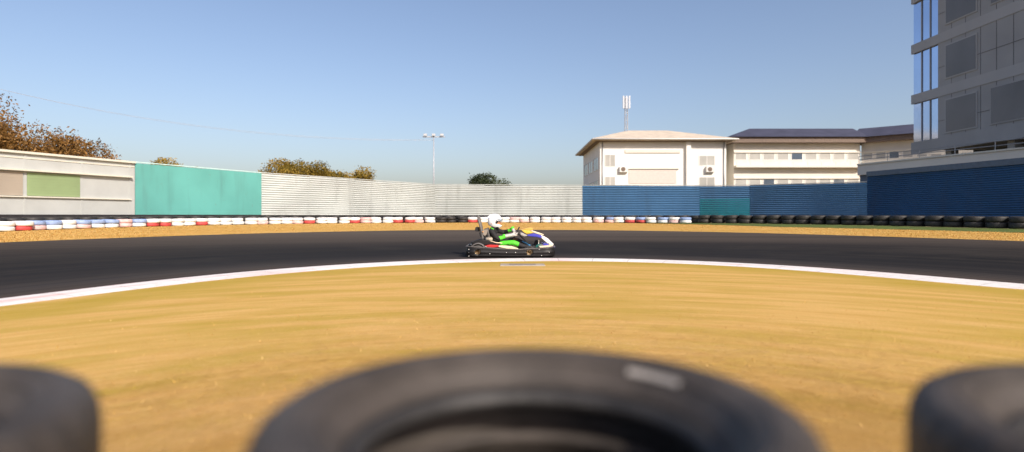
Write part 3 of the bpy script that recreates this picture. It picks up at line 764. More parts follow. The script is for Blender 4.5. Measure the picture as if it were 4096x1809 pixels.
# low annex with cream parapet
p = plan(3440, 34.0); q = plan(4096, 26.0); d = (q-p).normalized(); q = q+d*8
an = empty('terrace_annex', (p.x, p.y, gnd)); v2 = q-p
MB().wall((0, 0), (v2.x, v2.y), -.3, 3.22-gnd, -.3, 3.22-gnd, 2.2).build('wall', mat('annex_blue_grey', (0.12, 0.15, 0.20), 0.7), an)
nr = Vector((d.y, -d.x))
MB().wall((nr.x*.18, nr.y*.18), (v2.x+nr.x*.18, v2.y+nr.y*.18), 3.224-gnd, 3.78-gnd, 3.224-gnd, 3.84-gnd, 0.22).build('parapet', M_OFF, an)
MB().wall((nr.x*.24, nr.y*.24), (v2.x+nr.x*.24, v2.y+nr.y*.24), 3.784-gnd, 3.86-gnd, 3.844-gnd, 3.92-gnd, 0.34).build('coping', M_CREAM, an)
rl = MB()
for zz in (4.1, 4.3): rl.tube([(0, .1, zz-gnd), (v2.x, v2.y+.1, zz-gnd)], .02, 6)
for k in range(10):
    f = k/9; rl.tube([(v2.x*f, v2.y*f+.1, 3.8-gnd), (v2.x*f, v2.y*f+.1, 4.3-gnd)], .018, 6)
rl.build('railing', M_POST, an)
tag(an, 'low annex with a long cream parapet running under the grey tower', 'building')

# ------------------------------------------------------------------ masts, poles, wires
M_STEEL = mat('mast_steel', (0.42, 0.44, 0.48), 0.5, metal=0.3, var=0.1)
DM = 66.0; xm = X(2505, DM); mz = Z(392, DM)
ms = empty('lattice_mast', (xm, DM, gnd)); mb = MB(); hw = 0.17
for sx in (-1, 1):
    for sy in (-1, 1): mb.tube([(sx*hw, sy*hw, 0), (sx*hw*.8, sy*hw*.8, mz-gnd)], 0.03, 6)
mb.build('upright', M_STEEL, ms); mb = MB(); nb = 16
for k in range(nb):
    z0 = (mz-gnd)*k/nb; z1 = (mz-gnd)*(k+1)/nb
    for (a, b) in (((-1,-1),(1,-1)), ((1,-1),(1,1)), ((1,1),(-1,1)), ((-1,1),(-1,-1))):
        mb.tube([(a[0]*hw*.9, a[1]*hw*.9, z0), (b[0]*hw*.9, b[1]*hw*.9, z1)], 0.02, 5); mb.tube([(a[0]*hw*.9, a[1]*hw*.9, z1), (b[0]*hw*.9, b[1]*hw*.9, z1)], 0.02, 5)
mb.build('bracing', M_STEEL, ms); mb = MB()
for k in range(3): mb.box((-0.42+k*0.32, -.20, mz-gnd-1.2), (-0.22+k*0.32, -.06, mz-gnd+.2))
mb.build('antenna_panel', mat('antenna_grey', (0.5, 0.53, 0.58), 0.5), ms, bevel=.03)
tag(ms, 'slim lattice mast with antenna panels rising behind the white building', 'mast')
DL = 48.0; lp = empty('floodlight_pole', (X(1735, DL), DL, gnd)); zl = Z(545, DL)-gnd
MB().tube([(0, 0, 0), (0, 0, zl*.5), (0, 0, zl)], [0.075, 0.06, 0.04], 10).build('pole', M_STEEL, lp, smooth=True)
MB().box((-.9, -.04, zl-.1), (.9, .04, zl-.02)).build('crossarm', M_STEEL, lp)
for k in range(3):
    o = MB().box((-.80+k*.66, -.18, zl+.0), (-.52+k*.66, -.04, zl+.18)).build('floodlight', mat('lamp_case', (0.5, 0.52, 0.55), 0.4), lp, bevel=.02)
tag(lp, 'slim floodlight pole standing behind the white corrugated fence', 'lamp')
DW = 44.0; up = empty('utility_pole', (X(-420, DW), DW, gnd)); zu = Z(250, DW)-gnd
MB().tube([(0, 0, 0), (0, 0, zu+.4)], [.14, .10], 10).build('pole', mat('pole_wood', (0.2, 0.15, 0.11), .85), up, smooth=True)
MB().box((-.06, -.9, zu), (.06, .9, zu+.1)).build('crossarm', M_WOOD, up)
tag(up, 'utility pole carrying the overhead wires, just outside the left edge', 'pole')
for k, (dy, zo) in enumerate(((-.8, .1), (.8, .1))):
    a = Vector((X(-420, DW), DW+dy, gnd+zu+zo)); b = Vector((X(1735, DL), DL+dy*.3, gnd+zl-.3))
    pts = [a.lerp(b, i/24)-Vector((0, 0, 1.6*4*(i/24)*(1-i/24))) for i in range(25)]
    o = MB().tube(pts, 0.009, 5).build('overhead_wire', M_STEEL); tag(o, ('nearer' if k == 0 else 'farther')+' of two overhead wires sloping down across the sky at left', 'wire', 'overhead wires')

# ------------------------------------------------------------------ trees
def leaf_material(name, c1, c2, c3):
    m, t, b = newmat(name); b.inputs['Roughness'].default_value = 0.65; b.inputs['Specular IOR Level'].default_value = 0.2
    a = t.nodes.new('ShaderNodeAttribute'); a.attribute_name = 'shade'
    t.links.new(ramp(t, a.outputs['Fac'], [(0.1, c1), (0.5, c2), (0.95, c3)]), b.inputs['Base Color']); return m
M_LA = leaf_material('autumn_leaf', (0.10, 0.055, 0.012), (0.23, 0.115, 0.03), (0.40, 0.23, 0.09))
M_LO = leaf_material('golden_olive_leaf', (0.09, 0.07, 0.008), (0.21, 0.14, 0.02), (0.33, 0.22, 0.04))
M_LG = leaf_material('dark_green_leaf', (0.015, 0.025, 0.01), (0.04, 0.055, 0.02), (0.08, 0.09, 0.035))
M_BARK = mat('bark', (0.10, 0.07, 0.05), 0.9, var=0.3, scale=5, bump=0.5, bscale=10)
def tree(x, y, h, rx, rz_, label, leafm, nleaf, seed, ls=0.16, name='tree', clumps=26):
    r = np.random.default_rng(seed); e = empty(name, (x, y, gnd)); cz = h-rz_
    tr = MB(); tr.tube([(0, 0, -.2), (0.1, 0, cz*.5), (0, 0, cz)], [rx*.07, rx*.05, rx*.03], 8)
    cl_ = []
    for k in range(clumps):
        u = r.normal(0, 1, 3); u /= np.linalg.norm(u); q = r.uniform(0.35, 0.95)
        c = np.array([u[0]*rx*q, u[1]*rx*q*.8, cz+u[2]*rz_*q]); cl_.append((c, r.uniform(.22, .42)*min(rx, rz_*1.6)))
    for c, s in cl_[:14]:
        m_ = np.array([c[0]*.35, c[1]*.35, cz*.65+c[2]*.25]); tr.tube([(0, 0, cz*.45), tuple(m_), tuple(c)], [rx*.03, rx*.018, rx*.006], 6)
    tr.build('trunk', M_BARK, e, smooth=True)
    per = nleaf//clumps; V = []; S = []
    for c, s in cl_:
        u = r.normal(0, 1, (per, 3)); u /= np.linalg.norm(u, axis=1)[:, None]; rad = s*r.uniform(0.25, 1.0, per)**0.5*(1+0.25*r.normal(0, 1, per)*.5)
        P = c+u*rad[:, None]*np.array([1, 1, .75]); a = r.normal(0, 1, (per, 3)); a /= np.linalg.norm(a, axis=1)[:, None]
        b = np.cross(a, r.normal(0, 1, (per, 3))); b /= np.linalg.norm(b, axis=1)[:, None]; sz = ls*r.uniform(.5, 1.2, per)[:, None]
        V.append(np.stack([P-a*sz, P+b*sz*.45, P+a*sz, P-b*sz*.45], 1)); base = r.uniform(.2, .8); S.append(np.clip(base+r.normal(0, .16, per), 0, 1))
    V = np.concatenate(V); S = np.concatenate(S); n = len(V)
    me = bpy.data.meshes.new('crown'); me.from_pydata(V.reshape(-1, 3).tolist(), [], (np.arange(n)[:, None]*4+np.arange(4)).tolist())
    at = me.attributes.new('shade', 'FLOAT', 'POINT'); at.data.foreach_set('value', np.repeat(S, 4).astype(np.float32)); me.materials.append(leafm)
    o = bpy.data.objects.new('crown', me); COL.objects.link(o); o.parent = e
    tag(e, label, 'tree', 'trees beyond the fence'); return e
tree(X(-40, 40), 40, 7.6, 5.2, 3.3, 'largest tree with orange brown crown above the white cabin at the left edge', M_LA, 60000, 1, ls=.11, clumps=80)
tree(X(270, 42), 42, 5.6, 3.4, 2.1, 'smaller orange brown tree just right of the largest tree behind the cabin', M_LA, 26000, 2, ls=.11, clumps=40)
tree(X(740, 60), 60, 6.0, 4.2, 1.9, 'low olive tree top showing over the turquoise fence', M_LO, 14000, 3, ls=.12)
tree(X(1200, 60), 60, 5.8, 4.4, 2.0, 'left one of two touching golden trees over the slanting white fence', M_LO, 24000, 4, ls=.12, clumps=44)
tree(X(1385, 62), 62, 5.5, 4.4, 2.0, 'right one of two touching golden trees over the slanting white fence', M_LO, 24000, 5, ls=.12, clumps=44)
tree(X(1935, 70), 70, 5.2, 2.9, 1.9, 'small dark green tree top behind the straight white fence', M_LG, 14000, 6, ls=.12)

# ------------------------------------------------------------------ drain cover in the grass by the kerb
dc = empty('drain_cover', (X(2090, F*H/(1063-HOR)), F*H/(1063-HOR), 0.0))
MB().box((-.42, -.22, 0), (.42, .22, .022)).build('slab', mat('old_concrete', (0.38, 0.33, 0.27), .85, var=.15, scale=5), dc, bevel=.006)
MB().box((-.25, -.12, .0225), (.25, .12, .028)).build('lid', mat('old_iron', (0.24, 0.21, 0.19), .7, var=.15, scale=5), dc, bevel=.004)
tag(dc, 'flat grey concrete drain cover in the dry grass just inside the kerb', 'drain cover')

exec_kart = True
# ------------------------------------------------------------------ go-kart and driver
YC = 13.85
def L(zx, zy, y=0.0):
    """measured point on the enlarged photograph of the kart -> kart coordinates on the plane at lateral y"""
    D = YC+y; return ((1760+zx/4.7407-2048)/F*D, y, H-(820+zy/4.7407-HOR)/F*D-0.02)
def LP(pts, y=0.0): return [(L(a, b, y)[0], L(a, b, y)[2]) for a, b in pts]
M_BLK = mat('black_plastic', (0.012, 0.0115, 0.012), 0.5, var=0.3, scale=10, bump=.1, bscale=60, spec=.3)
M_DBLK = mat('matt_black', (0.014, 0.014, 0.015), 0.7, var=0.3)
M_CRM = mat('cream_panel', (0.80, 0.66, 0.46), 0.35, var=.06, coat=.3)
M_WHP = mat('white_panel', (0.84, 0.80, 0.72), 0.3, var=.04, coat=.4)
M_YEL = mat('yellow_panel', (0.74, 0.50, 0.07), 0.3, var=.06, coat=.4)
M_ORG = mat('tan_orange_panel', (0.62, 0.36, 0.08), 0.45, var=.1)
M_BLU = mat('royal_blue_panel', (0.045, 0.05, 0.42), 0.3, var=.08, coat=.4)
M_RED = mat('red_panel', (0.50, 0.02, 0.02), 0.35, var=.1, coat=.3)
M_TEAL = mat('teal_pedal', (0.01, 0.12, 0.10), 0.4, var=.1)
M_SIL = mat('brushed_metal', (0.62, 0.60, 0.56), 0.3, metal=.9, var=.1, scale=20)
M_BRS = mat('brassy_rim', (0.42, 0.30, 0.16), 0.35, metal=.8, var=.25, scale=20)
M_GRYP = mat('grey_plastic', (0.13, 0.12, 0.115), 0.5, var=.12)
K = empty('go_kart', (0, YC, 0.02)); 
# surround bumper
def bumper_path(n=260):
    hx0, hx1, hy, r = L(488, 800, -.6)[0], L(2185, 800, -.6)[0], 0.66, 0.20
    pts = []; cor = [(hx1-r*1.3, -hy+r, -90, 0, r*1.3, r), (hx1-r*1.3, hy-r, 0, 90, r*1.3, r), (hx0+r, hy-r, 90, 180, r, r), (hx0+r, -hy+r, 180, 270, r, r)]
    for cx, cy, a0, a1, rx, ry in cor:
        for k in range(13):
            a = R(a0+(a1-a0)*k/12); pts.append((cx+rx*math.cos(a), cy+ry*math.sin(a)))
    pts.append(pts[0]); P = np.array(pts); s = np.concatenate([[0], np.cumsum(np.linalg.norm(np.diff(P, axis=0), axis=1))])
    q = np.linspace(0, s[-1], n+1)[:-1]; return np.stack([np.interp(q, s, P[:, 0]), np.interp(q, s, P[:, 1])], 1)
BP = bumper_path(); hubs = [(L(720, 910, -.62)[0], 0.115), (L(1700, 900, -.62)[0], 0.115)]
def btop(x): return float(np.interp(x, [-.98, -.8, -.55, -.2, .15, .5, .98], [.235, .232, .215, .19, .178, .20, .235]))
m = 14; vs = []; fs = []; nb = len(BP)
for (x, y) in BP:
    tp_ = btop(x)
    for j in range(m):
        f = j/(m-1); bulge = 0.022*math.sin(math.pi*f)+0.006*math.sin(math.pi*5*f)
        sy = 1 if y > 0 else -1; vs.append((x*(1+0.02*math.sin(math.pi*f)-.015), y+sy*bulge, 0.018+(tp_-0.018)*f))
for i in range(nb):
    j = (i+1) % nb
    for k in range(m-1):
        cx = (BP[i][0]+BP[j][0])/2; cz = 0.018+(btop(cx)-.018)*(k+.5)/(m-1)
        if abs(BP[i][1]) > .55 and any((cx-hx)**2+((cz-hz)*1.15)**2 < .068**2 for hx, hz in hubs): continue
        fs.append((i*m+k, j*m+k, j*m+k+1, i*m+k+1))
o = MB().add(vs, fs).build('bumper', M_BLK, K, smooth=True); q = o.modifiers.new('s', 'SOLIDIFY'); q.thickness = .014; q.offset = -1
rm = MB(); rm.tube([(x*1.0, y*1.0, btop(x)+.004) for x, y in BP], 0.011, 8, closed=True); rm.build('bumper_rim', M_GRYP, K, smooth=True)
def BOLTY(x):
    i_ = min((i for i in range(nb) if BP[i][1] < 0), key=lambda i: abs(BP[i][0]-x)+(0 if BP[i][1] < -.45 else 9)); return BP[i_][1]-.024
for zx, zy in ((945,930),(1258,905),(1433,903),(1880,845),(1925,962),(2068,900),(545,850),(545,905),(545,975),(870,795)):
    p = L(zx, zy, -.675)
    MB().lathe([(0, -.004), (.011, -.003), (.013, .004), (0, .004)], (p[0], BOLTY(p[0]), p[2]), 'Y', 12, closed=False).build('bolt', M_SIL, K, smooth=True)
# floor tray and frame
MB().box((-.62, -.34, .035), (.86, .34, .045)).build('floor_tray', M_SIL, K)
fr = MB()
for sy in (-1, 1):
    fr.tube([(-.93, sy*.30, .075), (-.3, sy*.33, .06), (.2, sy*.36, .06), (.6, sy*.26, .06), (.93, sy*.24, .085)], .016, 8)
    fr.tube([(-.28, sy*.33, .07), (-.28, sy*.62, .09), (.12, sy*.62, .09), (.12, sy*.36, .07)], .012, 8)
    fr.tube([(-.5, sy*.33, .06), (-.5, sy*.60, .12)], .012, 8)
for xx in (-.9, -.45, .15, .88): fr.tube([(xx, -.3, .065), (xx, .3, .065)], .014, 8)
fr.tube([(-.705, -.5, .13), (-.705, .5, .13)], .02, 10)
fr.build('chassis_frame', mat('frame_paint', (0.03, 0.03, 0.035), .4, metal=.3), K, smooth=True)
# wheels
def wheel(x, y, ro, w):
    e = MB(); e.lathe([(.070, -w*.42), (ro*.62, -w*.5), (ro*.86, -w*.5), (ro*.97, -w*.40), (ro, -w*.25), (ro, w*.25), (ro*.97, w*.40), (ro*.86, w*.5), (ro*.62, w*.5), (.070, w*.42)], (0, 0, 0), 'Y', 40)
    o = e.build('wheel', M_RUB, K, smooth=True); o.location = (x, y, ro)
    r_ = MB(); r_.lathe([(.0, w*.30), (.03, w*.32), (.034, w*.18), (.062, w*.2), (.072, w*.46), (.076, w*.46), (.074, -w*.46), (.070, -w*.46), (.060, -w*.2), (.034, -w*.18), (.03, -w*.34), (0, -w*.36)], (0, 0, 0), 'Y', 32, closed=False)
    rr_ = r_.build('rim', M_BRS, o, smooth=True)
    nu = MB()
    for k in range(3):
        a = 2*math.pi*k/3; nu.lathe([(0, -.006), (.008, -.006), (.008, .006), (0, .006)], (.045*math.cos(a), -w*.24, .045*math.sin(a)), 'Y', 6, closed=False)
    nu.build('wheel_nut', M_SIL, o)
for sy in (-1, 1):
    wheel(hubs[0][0], sy*.53, .142, .20); wheel(hubs[1][0], sy*.55, .130, .13)
# side pods
for sy in (-1, 1):
    y0, y1 = (-.625, -.40) if sy < 0 else (.40, .625)
    yy = -.62
    red = LP([(842,778),(935,757),(1108,764),(1112,800),(1030,812),(900,806)], yy); crm = LP([(1112,772),(1250,776),(1360,790),(1490,833),(1480,842),(1300,836),(1112,800)], yy)
    blk = LP([(860,800),(1112,802),(1480,844),(1500,900),(860,900)], yy)
    MB().prism(red, y0, y1).build('side_pod_panel', M_RED, K, bevel=.012)
    MB().prism(crm, y0, y1).build('side_pod_panel', M_CRM, K, bevel=.010)
    MB().prism(blk, y0+.01*1, y1-.01).build('side_pod', M_BLK, K, bevel=.015)
# rear fenders, engine covers
for sy in (-1, 1):
    pts = []; hx = hubs[0][0]
    vs = []; fs = []
    for k in range(17):
        a = R(15+150*k/16)
        for w_ in (-.11, -.10, .10, .11): vs.append((hx+(.178-(.012 if abs(w_) > .105 else 0))*math.cos(a), sy*.53+w_, .142+(.178-(.02 if abs(w_) > .105 else 0))*math.sin(a)))
    for k in range(16):
        for j in range(3): fs.append((k*4+j, (k+1)*4+j, (k+1)*4+j+1, k*4+j+1))
    o = MB().add(vs, fs).build('rear_fender', M_BLK if sy > 0 else M_GRYP, K, smooth=True); o.modifiers.new('s', 'SOLIDIFY').thickness = .008
eng = LP([(600,705),(690,668),(800,652),(880,668),(1020,690),(1140,728),(1150,770),(1000,760),(860,765),(700,770),(600,770)], -.42)
MB().prism(eng, -.44, -.24).build('engine_cover', M_BLK, K, bevel=.02)
MB().prism([(a, b-.01) for a, b in eng], .24, .44).build('engine_cover', M_BLK, K, bevel=.02)
st = LP([(945,683),(960,678),(1060,706),(1185,718),(1180,730),(1060,722)], -.42); MB().prism(st, -.452, -.43).build('tank_stripe', M_CRM, K, bevel=.004)
cy = MB(); a = L(900, 650, -.20); b = L(990, 640, -.20)
cy.ell((a[0]+.04, -.26, a[2]+.0), (.085, .075, .062), 20, 12); cy.build('air_filter', mat('dusty_filter', (0.44, 0.38, 0.30), .6, var=.3, scale=18), K, smooth=True)
for k in range(5):
    mb = MB(); mb.lathe([(.072-.004*abs(k-2), 0), (.078-.004*abs(k-2), .004), (.072-.004*abs(k-2), .008)], (a[0]+.0+k*.018, -.26, a[2]), 'X', 20); mb.build('filter_ring', M_DBLK, K, smooth=True)
# rear bumper crossbar and exhaust
MB().tube([(-.9, -.35, .30), (-.93, 0, .31), (-.9, .35, .30)], .018, 8).build('rear_bar', M_DBLK, K, smooth=True)
MB().tube([(-.6, .1, .22), (-.8, .05, .24), (-.92, -.1, .25)], [.03, .05, .045], 12).build('exhaust', M_SIL, K, smooth=True)
# seat
vs = []; fs = []; prof = [L(1260, 800), L(1120, 815), L(1000, 800), L(930, 760), L(890, 690), L(868, 600), L(845, 520), L(835, 455)]
wd = [.15, .17, .18, .19, .20, .20, .19, .17]
for (p, w_) in zip(prof, wd):
    for k in range(11):
        f = -1+2*k/10; vs.append((p[0]+.10*abs(f)**3*(1 if p[2] > .2 else .2), f*w_, max(.05, p[2]-0.0)+.11*abs(f)**3*(1 if p[2] < .25 else .25)))
for i in range(7):
    for k in range(10): fs.append((i*11+k, i*11+k+1, (i+1)*11+k+1, (i+1)*11+k))
o = MB().add(vs, fs).build('seat', M_GRYP, K, smooth=True); o.modifiers.new('s', 'SOLIDIFY').thickness = .012
# roll hoop / headrest strut
hp = [L(728, 215, 0), L(742, 300, 0), L(770, 400, 0), L(800, 500, 0), L(815, 620, 0), L(820, 720, 0)]
for sy in (-.16, .16):
    MB().tube([(p[0], sy*(1 if i else .55), p[2]) for i, p in enumerate(hp)], [.02, .022, .024, .026, .028, .028], 10).build('headrest_strut', M_GRYP, K, smooth=True)
pad = LP([(705,205),(755,212),(775,300),(800,395),(815,440),(775,450),(748,370),(722,290)], 0)
MB().prism(pad, -.13, .13).build('headrest', M_GRYP, K, bevel=.02)
MB().prism(LP([(672,430),(700,415),(745,425),(760,500),(700,498),(668,488)], 0), -.10, .10).build('transponder_box', M_DBLK, K, bevel=.01)
MB().prism(LP([(745,520),(830,500),(900,470),(890,590),(840,640),(770,600)], 0), -.17, .17).build('seat_support', M_DBLK, K, bevel=.015)
MB().prism(LP([(806,472),(880,462),(905,475),(885,560),(850,590),(815,560)], -.18), -.20, -.18).build('seat_plate', mat('warm_grey_plate', (0.25, 0.21, 0.17), .5), K, bevel=.004)
p = L(812, 510, -.2); MB().lathe([(0, -.006), (.012, -.005), (.014, .004), (0, .004)], (p[0], -.206, p[2]), 'Y', 14, closed=False).build('bolt', mat('orange_bolt', (.7, .3, .05), .4), K, smooth=True)
# steering
swc = Vector(L(1452, 520, 0)); u = (Vector(L(1500, 430, 0))-Vector(L(1405, 610, 0))).normalized(); yv = Vector((0, 1, 0)); SR = .135
ring = [swc+u*(SR*math.cos(a))+yv*(SR*math.sin(a)) for a in [2*math.pi*k/36 for k in range(36)]]
sw = MB().tube(ring, .013, 10, closed=True).build('steering_wheel', M_DBLK, K, smooth=True)
sp = MB()
for a in (0, R(120), R(240)): sp.tube([swc, swc+u*(SR*math.cos(a))+yv*(SR*math.sin(a))], .009, 8)
sp.build('spoke', M_SIL, sw, smooth=True)
MB().prism(LP([(1385,520),(1430,508),(1462,540),(1440,545),(1468,588),(1425,580),(1402,560)], -.05), -.06, .06).build('wheel_hub_pad', M_CRM, sw, bevel=.008)
MB().tube([swc, Vector(L(1640, 700, 0)), Vector(L(1800, 800, 0))], .012, 8).build('steering_column', M_DBLK, K, smooth=True)
# front fairing
fw = .15
MB().prism(LP([(1535,468),(1640,480),(1720,490),(1782,528),(1740,540),(1640,549),(1590,520)], -fw), -fw, fw).build('fairing_panel', M_YEL, K, bevel=.012)
MB().prism(LP([(1560,455),(1660,440),(1700,424),(1755,440),(1757,478),(1690,482),(1600,472)], 0), -.09, .09).build('number_box', M_ORG, K, bevel=.01)
MB().prism(LP([(1708,484),(1760,490),(1900,535),(1972,562),(1965,574),(1880,560),(1780,528)], -fw), -fw-.01, fw+.01).build('fairing_edge', M_CRM, K, bevel=.008)
MB().prism(LP([(1650,575),(1700,556),(1780,540),(1890,566),(1925,580),(1955,614),(1920,630),(1840,612),(1740,600),(1660,592)], -fw), -fw-.003, fw+.003).build('fairing_panel', M_BLU, K, bevel=.012)
MB().prism(LP([(1520,525),(1560,530),(1650,572),(1655,592),(1600,600),(1530,572)], -fw), -fw+.02, fw-.02).build('fairing_bracket', mat('silver_grey_panel', (.38, .36, .35), .5), K, bevel=.01)
MB().prism(LP([(1930,578),(1985,602),(2050,640),(2110,700),(2158,745),(2150,756),(2080,740),(2010,705),(1960,660),(1924,628)], -fw), -fw-.005, fw+.005).build('nose_panel', M_WHP, K, bevel=.014)
MB().prism(LP([(1868,786),(1960,775),(2060,765),(2090,745),(2150,752),(2140,780),(2080,798),(2010,812),(2000,830),(1910,818)], -.42), -.44, .44).build('front_cowl', M_CRM, K, bevel=.01)
MB().prism(LP([(1945,745),(1990,726),(2066,742),(2050,764),(1965,770)], -.3), -.36, -.22).build('cowl_fin', M_BLU, K, bevel=.008)
MB().prism(LP([(1945,745),(1990,726),(2066,742),(2050,764),(1965,770)], -.3), .22, .36).build('cowl_fin', M_BLU, K, bevel=.008)
MB().prism(LP([(2004,832),(2015,812),(2090,800),(2150,775),(2184,790),(2186,815),(2120,834)], -.45), -.47, .47).build('nose_bumper', mat('navy_panel', (.03, .03, .16), .35), K, bevel=.012)
# pedals, brake unit
MB().prism(LP([(1810,790),(1840,755),(1890,742),(1935,765),(1870,800),(1820,812)], -.15), -.17, -.09).build('brake_unit', M_TEAL, K, bevel=.008)
for sy in (-.16, .20):
    a = Vector(L(1865, 800, sy)); b = Vector(L(1872, 690, sy)); MB().tube([a, b], .008, 8).build('pedal_arm', M_SIL, K, smooth=True)
    MB().box((b.x-.01, sy-.035, b.z-.02), (b.x+.008, sy+.035, b.z+.03)).build('pedal', M_SIL, K, bevel=.003)
tag(K, 'low black go-kart with blue, yellow and white nose fairing driving along the kerb', 'go-kart')

# ------------------------------------------------------------------ driver
Dv = empty('person', (0, YC, 0.02))
M_SUIT = mat('black_race_suit', (0.012, 0.011, 0.012), 0.75, var=.4, scale=14, bump=.35, bscale=22)
M_LIMEG = mat('lime_green_cloth', (0.09, 0.60, 0.03), 0.7, var=.12, scale=14, bump=.3, bscale=22)
M_GREYC = mat('pale_grey_cloth', (0.50, 0.45, 0.45), 0.7, var=.12, scale=14)
M_SKIN = mat('skin', (0.55, 0.26, 0.15), 0.5, var=.08, scale=20)
M_BROWN = mat('brown_knee_patch', (0.10, 0.055, 0.02), 0.8, var=.3, scale=20)
M_SBLUE = mat('sky_blue_stripe', (0.10, 0.36, 0.70), 0.6, var=.1)
J = {}
def jt(n, zx, zy, y, r, p): J[n] = (Vector(L(zx, zy, y)), r, p)
jt('pelvis', 1010, 735, 0, (.155, .115), None)
jt('belly', 1000, 650, 0, (.15, .115), 'pelvis'); jt('chest', 1020, 545, 0, (.165, .125), 'belly'); jt('upper', 1000, 480, 0, (.14, .10), 'chest')
jt('neck', 1012, 430, 0, (.062, .062), 'upper'); jt('head', 1040, 345, 0, (.08, .09), 'neck')
for s, sy in (('n', -1), ('f', 1)):
    near = sy < 0
    jt(s+'sh', *( (965, 485) if near else (1060, 478)), sy*.175, (.075, .075), 'upper')
    jt(s+'el', *((1085, 645) if near else (1205, 520)), sy*.29, (.052, .052), s+'sh')
    jt(s+'fa', *((1165, 625) if near else (1290, 495)), sy*.235, (.050, .050), s+'el')
    jt(s+'wr', *((1245, 592) if near else (1385, 470)), sy*.165, (.034, .034), s+'fa')
    jt(s+'hip', 1065, 745, sy*.10, (.10, .095), 'pelvis')
    jt(s+'th', *((1230, 735) if near else (1240, 700)), sy*.17, (.072, .070), s+'hip')
    jt(s+'kn', *((1395, 715) if near else (1425, 655)), sy*.22, (.066, .066), s+'th')
    jt(s+'cf', *((1540, 775) if near else (1580, 725)), sy*.20, (.060, .060), s+'kn')
    jt(s+'an', *((1740, 815) if near else (1775, 790)), sy*.17, (.042, .042), s+'cf')
names_ = list(J); me = bpy.data.meshes.new('body')
me.from_pydata([J[n][0] for n in names_], [(names_.index(J[n][2]), i) for i, n in enumerate(names_) if J[n][2]], [])
bo = bpy.data.objects.new('body', me); COL.objects.link(bo)
sk = bo.modifiers.new('skin', 'SKIN'); sk.use_smooth_shade = True; sk.branch_smoothing = .6
for i, n in enumerate(names_): me.skin_vertices[0].data[i].radius = J[n][1]; me.skin_vertices[0].data[i].use_root = (n == 'pelvis')
q = bo.modifiers.new('sub', 'SUBSURF'); q.levels = 2; q.render_levels = 2
bpy.context.view_layer.update(); dg = bpy.context.evaluated_depsgraph_get()
me2 = bpy.data.meshes.new_from_object(bo.evaluated_get(dg)); bpy.data.objects.remove(bo)
for m_ in (M_SUIT, M_LIMEG, M_GREYC, M_SKIN, M_BROWN): 
    me2.materials.append(m_)
while me2.materials[0] is not M_SUIT: me2.materials.pop(index=0)
def segt(p, a, b):
    ab = b-a; return (p-a).dot(ab)/ab.length_squared
def near_seg(p, a, b):
    t_ = max(0, min(1, segt(p, a, b))); return (p-(a+(b-a)*t_)).length, segt(p, a, b)
for f in me2.polygons:
    c = f.center; i = 0
    for s in 'nf':
        dd, t_ = near_seg(c, J[s+'el'][0], J[s+'wr'][0])
        dk, tk = near_seg(c, J[s+'sh'][0], J[s+'el'][0])
        if dd < .075 and ((t_ > .18 and s == 'n') or (t_ > .55 and s == 'f')) and dd < dk: i = 1
    dd, t_ = near_seg(c, J['nhip'][0], J['nkn'][0])
    if c.y < J['nth'][0].y-0.0 and dd < .12 and .25 < t_ < 1.15 and c.z > J['nth'][0].z-.022: i = 1
    dd, t_ = near_seg(c, J['nkn'][0], J['ncf'][0])
    if c.y < J['nkn'][0].y+.0 and dd < .10 and -.1 < t_ < .62 and i == 0: i = 1
    dd, t_ = near_seg(c, J['fkn'][0], J['fcf'][0])
    if dd < .085 and -.2 < t_ < .25 and c.z > J['fkn'][0].z-.01: i = 4
    if c.y < 0 and c.x > L(1090, 0)[0] and L(0, 555)[2] < c.z < L(0, 480)[2] and abs(c.y) < .16 and c.x < L(1200, 0)[0] : i = 2
    if near_seg(c, J['neck'][0]+Vector((0, 0, .03)), J['head'][0])[0] < .2 and c.z > J['neck'][0].z+.05: i = 3
    f.material_index = i
me2.shade_smooth()
bo = bpy.data.objects.new('body', me2); COL.objects.link(bo); bo.parent = Dv
# suit shoulder flash and shin stripe
p0 = L(962, 440, -.17); p1 = L(1020, 468, -.15)
sh = J['nsh'][0]
def ribbon(name, pts, w, m_, wv):
    vs = []; fs = []; wv = Vector(wv)
    for p in pts: vs += [tuple(Vector(p)-wv*w), tuple(Vector(p)+wv*w)]
    for k in range(len(pts)-1): fs.append((2*k, 2*k+1, 2*k+3, 2*k+2))
    o = MB().add(vs, fs).build(name, m_, Dv, smooth=True); o.modifiers.new('s', 'SOLIDIFY').thickness = .006; return o
ribbon('shoulder_flash', [L(955, 436, -.20), L(985, 444, -.205), L(1020, 466, -.20)], .012, M_LIMEG, (0.25, -.1, 1))
ribbon('suit_stripe', [L(1560, 690, .10), L(1630, 722, .095), L(1720, 776, .09)], .014, M_SBLUE, (0.3, 0, 1))
# boots
for s, sy in (('n', -1), ('f', 1)):
    an_ = J[s+'an'][0]; to = Vector(L(1790, 770, sy*.17)) if sy < 0 else Vector(L(1835, 668, sy*.17)); he = an_+Vector((.02, 0, -.03))
    mb = MB(); mb.tube([an_+Vector((-.05, 0, .015)), an_, he+(to-he)*.35, he+(to-he)*.75, to], [.048, .052, .046, .042, .026], 14); mb.build('boot', M_DBLK, Dv, smooth=True)
